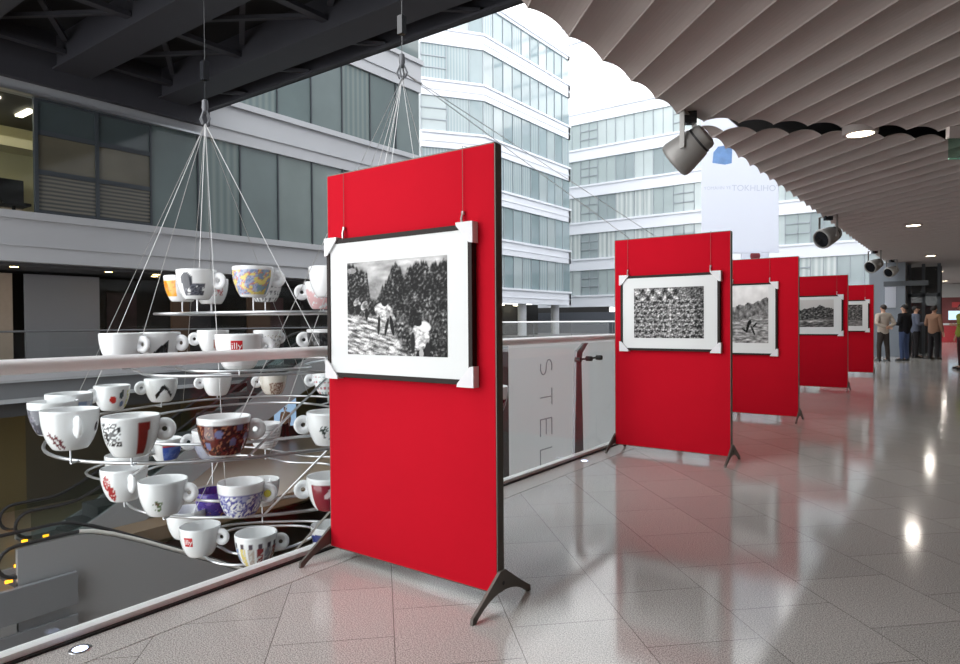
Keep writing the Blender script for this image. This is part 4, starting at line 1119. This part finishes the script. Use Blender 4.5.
        if y < 0.6: return L3(196, 204, 222) if n > 0.45 else L3(176, 186, 210)
    elif kind == 'lines':
        if y < 0.8 and (y*8) % 1 < 0.3 and abs(x-0.5) < 0.6: return L3(188, 190, 194)
    elif kind == 'palms':
        for cx, cy in ((-0.25, 0.52), (0.85, 0.34)):
            if inbox(x, y, cx-0.025, cx+0.03, cy-0.26, cy): return L3(52, 60, 58)
            dx, dy = (x-cx)*0.55, y-cy
            rr = sqrt(dx*dx+dy*dy)
            if rr < 0.12 and (abs(sin(4*math.atan2(dy, dx))) > 0.62): return L3(46, 62, 58)
        if abs(y-0.26+0.02*sin(8*x)) < 0.015 and x > -0.3: return L3(80, 92, 110)
    elif kind == 'indigo':
        return L3(74, 60, 150) if n > 0.42 else ((L3(56, 44, 120) if y > 0.3 else L3(176, 120, 80)) if n > 0.33 else L3(120, 100, 180))
    elif kind == 'bluedrawing':
        if 0.05 < y < 0.66 and -1.5 < x < 1.3:
            if n2 > 0.56: return L3(92, 96, 168)
            if n > 0.55: return L3(176, 182, 214)
        if 0.66 <= y < 0.72: return L3(136, 140, 190)
    elif kind == 'redflower':
        if -0.9 < x and y < 0.82:
            if blob(x, y, 0.12, 0.58, 0.22, 0.14) or blob(x, y, 0.38, 0.48, 0.2, 0.12) or inbox(x, y, 0.2, 0.27, 0.15, 0.5) or blob(x, y, -0.12, 0.5, 0.14, 0.08): return L3(232, 208, 212)
            return L3(140, 34, 52)
    elif kind == 'people':
        if y < 0.8 and -1.4 < x < 1.3:
            s = (x+1.4)/2.7*6; c = s % 1; k = int(s)
            cols = [(130, 150, 196), (226, 206, 120), (190, 178, 168), (150, 60, 62), (160, 160, 170), (140, 48, 52)]
            if y > 0.62: return L3(90, 80, 90) if abs(c-0.5) < 0.22 else WHITE
            if 0.12 < c < 0.9: return L3(*cols[k % 6]) if n2 > 0.4 else L3(210, 210, 206)
    elif kind == 'bluestripes':
        if y < 0.8 and abs(((y*2.4+0.15*sin(3*x)) % 1)-0.5) < 0.3: return L3(48, 64, 140)
    elif kind == 'darkred':
        if 0.0 < y < 0.6: return L3(110, 40, 54) if n > 0.45 else L3(180, 150, 156)
    return WHITE
# px, py of rim centre, rim width, handle angle (0 towards camera, + to the right), pattern, label
CUPS = [
 (196.7, 270, 39, 62, 'greyphoto', 'white cup printed with a dark grey picture, on the top tier'),
 (182, 276, 34, 150, 'orange', 'white cup with an orange side, on the top tier at left'),
 (211, 279, 33, -150, 'redscribble', 'white cup with faint red scribbles, top tier, behind the grey picture cup'),
 (253, 267, 40, 88, 'floral', 'cup painted blue with yellow and red flowers, on the top tier'),
 (265, 277, 33, 160, 'rings', 'white cup with small grey ring marks, behind the flower-painted cup'),
 (329, 267, 40, 120, None, 'plain white cup on the top tier, cut off by the nearest red panel'),
 (323, 282, 36, -88, 'pink', 'white cup with pink lower side and handle at left, top tier by the nearest panel'),
 (121, 333, 40, 55, None, 'plain white cup at the left end of the second tier, just above the handrail'),
 (160, 332, 38, 60, 'triangle', 'white cup with a black wedge shape, on the second tier'),
 (239, 334, 46, 75, 'logo', 'large white cup with a small red square logo, second tier, crossed by the handrail'),
 (213, 330, 30, -85, 'oval', 'white cup with a brownish pink oval, second tier, behind the large logo cup'),
 (268, 330, 28, 130, 'specks', 'white cup with grey and ochre specks, second tier, right of the large logo cup'),
 (325, 329, 36, -85, 'black', 'black-sided cup with a white rim and handle, second tier by the nearest panel'),
 (112, 385, 33, -65, 'cards', 'white cup with a red heart and dark letter, third tier at left'),
 (161, 378, 31, -80, 'inkblot', 'white cup with a black ink curve, at the back of the third tier'),
 (217, 374, 28, -80, None, 'small plain white cup at the back of the third tier, under the handrail'),
 (273, 373.5, 27, -85, 'beige', 'beige cup with a brown picture, at the back of the third tier'),
 (328, 371, 30, -85, 'squares', 'white cup with pale squares, back of the third tier by the nearest panel'),
 (53, 401, 44, 170, 'darkphoto', 'leftmost cup of the chandelier, with a dark grey photographic side'),
 (69, 393, 42, 150, 'blueband', 'white cup with a pale blue band, behind the leftmost cups'),
 (70, 409, 52, 12, 'scribble', 'large white cup with a dark crossed scribble, front left, handle facing the camera'),
 (131, 415, 53, 80, 'maze', 'large white cup with a black speckled patch and a red stripe, front left'),
 (166, 438, 30, -55, 'bluered', 'small cup with a blue square topped with red, right of the red-striped cup'),
 (127, 454, 40, 150, None, 'plain white cup between the red-striped cup and the red-figure cup'),
 (124, 467, 43, 15, 'redfigure', 'white cup with red figures on its left side, lower left'),
 (163, 479, 46, 62, 'greenfigure', 'white cup with a small green figure, lower left of the chandelier'),
 (224, 416, 51, 88, 'mosaic', 'large cup with a dark brown mosaic and blue dots, centre front'),
 (212, 429, 38, -80, 'palebody', 'pale bluish cup mostly hidden behind the brown mosaic cup, handle at left'),
 (265, 423, 32, 150, 'lines', 'white cup with faint grey lines, right behind the brown mosaic cup'),
 (329, 411, 44, -88, 'palms', 'white cup with dark palm trees, by the left edge of the nearest panel'),
 (214, 490, 36, 150, 'indigo', 'deep indigo cup behind the blue drawing cup'),
 (241, 481, 45, 78, 'bluedrawing', 'white cup with a violet-blue line drawing, lower centre'),
 (262, 479, 34, 150, None, 'plain white cup behind the violet-blue drawing cup'),
 (329, 475, 44, -88, 'redflower', 'dark red cup with a pale flower, by the left edge of the nearest panel'),
 (186, 509, 37, 150, None, 'plain white cup just behind the lowest logo cup'),
 (200, 525, 39, 62, 'logo', 'white cup with a small red square logo, lowest at the front of the chandelier'),
 (256, 532, 41, 88, 'people', 'cup painted with a row of coloured figures, at the bottom of the chandelier'),
 (330, 524, 38, 120, 'bluestripes', 'white cup with dark blue stripes, behind the left foot of the nearest panel'),
 (488, 386, 40, -120, 'darkred', 'white cup with dark red lower side, seen just right of the nearest panel'),
]
TIERZ = {}
def make_cup(i, px, py, wpx, ha, kind, label):
    depth = 286.0/wpx
    rim = EYE + (_f + CR*((px-480)/FPX) + CU*((332-py)/FPX))*depth
    base = Vector((rim.x, rim.y, rim.z-CH))
    t = thing('coffee_cup', label, 'cup', tuple(base), 'giant coffee cups of the chandelier')
    toc = math.atan2(-base.x, base.y)      # yaw so that local -Y faces the camera
    n = 96; vs = []; cs = []; fs = []
    prof = []
    for (r0, z0), (r1, z1) in zip(OUT, OUT[1:]):
        m_ = max(1, int(round((z1-z0)/0.012)))
        for k in range(m_): prof.append((r0+(r1-r0)*k/m_, z0+(z1-z0)*k/m_))
    prof.append(OUT[-1])
    no = len(prof)
    inner = [(0.206, 0.326), (0.203, 0.31), (0.200, 0.26), (0.190, 0.19), (0.172, 0.12), (0.14, 0.06), (0.10, 0.03), (0.0, 0.02)]
    sd = i*7.3
    for q, (r, z) in enumerate(prof+inner):
        for k in range(n):
            th = 2*pi*k/n-pi        # 0 faces camera
            vs.append((r*sin(th), -r*cos(th), z))
            if (q < no or kind == 'indigo') and kind and kind != 'logo':
                nn = fbm(th*2.6+sd, z*16, sd, 3); n3 = fbm(th*8+sd, z*42, sd+4, 2)
                c = pat(kind, th, z/CH, nn, n3)
            else: c = WHITE
            cs.append(c+(1,))
    for q in range(len(prof)+len(inner)-1):
        for k in range(n):
            k2 = (k+1) % n; fs.append((q*n+k, q*n+k2, (q+1)*n+k2, (q+1)*n+k))
    mb = MB(); mb.v = [tuple(Vector(v)+base) for v in vs]; mb.f = fs; mb.c = cs; mb.smooth = True
    b = obj('bowl', mb, M['porcelain'], t, recalc=False)
    # ring handle
    a = radians(ha); zc = 0.205; rc_ = rad(zc)+0.042; Rm_, rt = 0.058, 0.031
    d = Vector((sin(a), -cos(a), 0)); sdv = Vector((cos(a), sin(a), 0)); hv = []; hf = []
    N1, N2 = 24, 12
    for p in range(N1):
        A_ = 2*pi*p/N1
        for q in range(N2):
            B_ = 2*pi*q/N2
            rr = Rm_+rt*1.2*cos(B_)
            hv.append(base + d*(rc_+rr*cos(A_)*0.95) + Vector((0, 0, zc+rr*sin(A_))) + sdv*(rt*0.85*sin(B_)))
    for p in range(N1):
        for q in range(N2):
            hf.append((p*N2+q, ((p+1) % N1)*N2+q, ((p+1) % N1)*N2+(q+1) % N2, p*N2+(q+1) % N2))
    hm = MB().add(hv, hf); hm.smooth = True
    obj('handle', hm, M['handle'], t)
    if kind == 'bluedrawing':
        hub = base + d*rc_ + Vector((0, 0, zc))
        obj('handle_disc', MB().lathe([(0, -0.034), (0.034, -0.034), (0.034, 0.034), (0, 0.034)], 16, hub, sdv), mat('olive_yellow', rgb(190, 184, 70), 0.4), t)
    if kind == 'logo':
        th0 = -0.10 if px > 220 else -0.62
        s = 0.050; z_c = 0.222 if px > 220 else 0.20
        pm = MB(); G = 8
        def cp(x, z, off):
            zz = z_c+z; r = rad(zz)+off; tt = th0+x/rad(z_c)
            return base+Vector((r*sin(tt), -r*cos(tt), zz))
        for off in (0.0015,):
            for j in range(G+1):
                for k in range(G+1): pm.v.append(tuple(cp(-s+2*s*k/G, -s+2*s*j/G, off)))
        for j in range(G):
            for k in range(G): x = j*(G+1)+k; pm.f.append((x, x+1, x+G+2, x+G+1))
        lg = obj('logo', pm, M['redlogo'], t, recalc=False)
        tm = text_mb('illy', 0.075)
        tm.v = [tuple(cp(v[0]*1.15, v[1]*1.1, 0.004)) for v in tm.v]
        obj('lettering', tm, M['white'], lg, recalc=False)
    # the cup body is turned to face the visitor
    for ch in t.children:
        pass
    t.rotation_euler = (0, 0, toc)
    return base
bases = [make_cup(i, *c) for i, c in enumerate(CUPS)]

t = thing('cup_chandelier_frame', 'steel tube and wire frame carrying the giant coffee cups over the atrium', 'chandelier', tuple(CC))
tiers = {}
for b in bases:
    rz = b.z+CH
    key = 0 if rz > 1.6 else 1 if rz > 0.95 else 2 if rz > 0.3 else 3 if rz > -0.5 else 4
    tiers.setdefault(key, []).append(b)
RINGS = []
for key, bs in sorted(tiers.items()):
    zs = sum(b.z for b in bs)/len(bs) - (0.14 if key == 0 else 0.07)
    pol = [(math.atan2(b.y-CC.y, b.x-CC.x), math.hypot(b.x-CC.x, b.y-CC.y)) for b in bs]
    rmean = sum(r for _, r in pol)/len(pol)
    def rout(th, pol=pol, rmean=rmean):
        sw = 0.06; sr = 0.06*rmean
        for a, r in pol:
            d = (th-a+pi) % (2*pi)-pi; w_ = math.exp(-(d/0.5)**2)*(r/rmean)**2; sw += w_; sr += w_*r
        return sr/sw
    fi = 0.66
    for q, f_ in enumerate((1.0, fi)):
        pts = [(CC.x+f_*rout(2*pi*k/96)*cos(2*pi*k/96), CC.y+f_*rout(2*pi*k/96)*sin(2*pi*k/96), zs) for k in range(96)]
        obj('ring_tube', MB().tube(pts, 0.016, 8, closed=True), M['steel'], t)
        RINGS.append((f_, zs, rout))
    for b, (a, rr) in zip(bs, pol):
        r = min((rout(a), fi*rout(a)), key=lambda q: abs(q-rr))
        st = MB().tube([(b.x, b.y, b.z+0.004), (b.x, b.y, zs)], 0.008, 8)
        if abs(rr-r) > 0.02: st.tube([(b.x, b.y, zs), (CC.x+cos(a)*r, CC.y+sin(a)*r, zs)], 0.010, 8)
        obj('stem', st, M['steel'], t)
def at(px, py, depth): return EYE + (_f + CR*((px-480)/FPX) + CU*((332-py)/FPX))*depth
hub1 = at(205, 108, 7.15); hub2 = at(402, 62, 7.2)
for h in (hub1, hub2):
    hb = MB().lathe([(0, 0.10), (0.03, 0.08), (0.035, 0.0), (0.02, -0.06), (0, -0.07)], 12, h)
    for k in range(4):
        a = k*pi/2+0.4; hb.tube([(h.x+0.02*cos(a), h.y+0.02*sin(a), h.z-0.03), (h.x+0.06*cos(a), h.y+0.06*sin(a), h.z-0.12), (h.x+0.03*cos(a), h.y+0.03*sin(a), h.z-0.18)], 0.010, 6)
    obj('suspension_hub', hb, M['post'], t)
    obj('swivel_box', MB().box(h.x-0.035, h.x+0.035, h.y-0.035, h.y+0.035, h.z+0.30, h.z+0.5), M['lens'], t)
    obj('suspension_cable', MB().tube([(h.x, h.y, h.z+0.08), (h.x, h.y, bz if 5.0 < h.y < 6.1 else bz+1.05)], 0.004, 6), M['lens'], t)
def ringpt(key, ang, outer=True):
    f_, z, ro_ = RINGS[key*2+(0 if outer else 1)]; r = f_*ro_(ang)
    return Vector((CC.x+r*cos(ang), CC.y+r*sin(ang), z))
for h, spec in ((hub1, [(2, -2.35), (2, -2.6), (2, 2.95), (1, -1.95), (0, -1.5), (3, -0.75), (2, -0.15), (2, 2.2), (0, 3.0)]), (hub2, [(2, -0.72), (2, -0.55), (2, -0.2), (2, 0.2), (2, 0.6), (3, -0.95), (2, 1.9), (0, 0.6), (1, 1.2)])):
    for key, ang in spec:
        p = ringpt(key, ang)
        obj('suspension_wire', MB().tube([h-Vector((0, 0, 0.17)), p], 0.0034, 6), M['wire'], t)
# diagonal tie rods inside the frame
def near_ringpt(key, px):
    best = None
    for k in range(360):
        p = ringpt(key, 2*pi*k/360); d = p-EYE; z = d.dot(_f)
        if z > (CC-EYE).dot(_f): continue
        e = abs(480+FPX*d.dot(CR)/z-px)
        if best is None or e < best[0]: best = (e, p)
    return best[1]
for (k0, x0_), (k1, x1_) in (((2, 249), (1, 338)), ((3, 262), (2, 328)), ((4, 288), (3, 334)), ((3, 120), (2, 150))):
    obj('tie_rod', MB().tube([near_ringpt(k0, x0_), near_ringpt(k1, x1_)], 0.012, 8), M['steel'], t)
# ties from the second hub to the balustrade posts
for y in (12.15, 15.7):
    obj('tie_wire', MB().tube([hub2-Vector((0, 0, 0.1)), hub2.lerp(Vector((XR-0.02, y, 1.10)), 0.5)-Vector((0, 0, 0.03)), (XR-0.02, y, 1.12)], 0.004, 6), M['wire'], t)
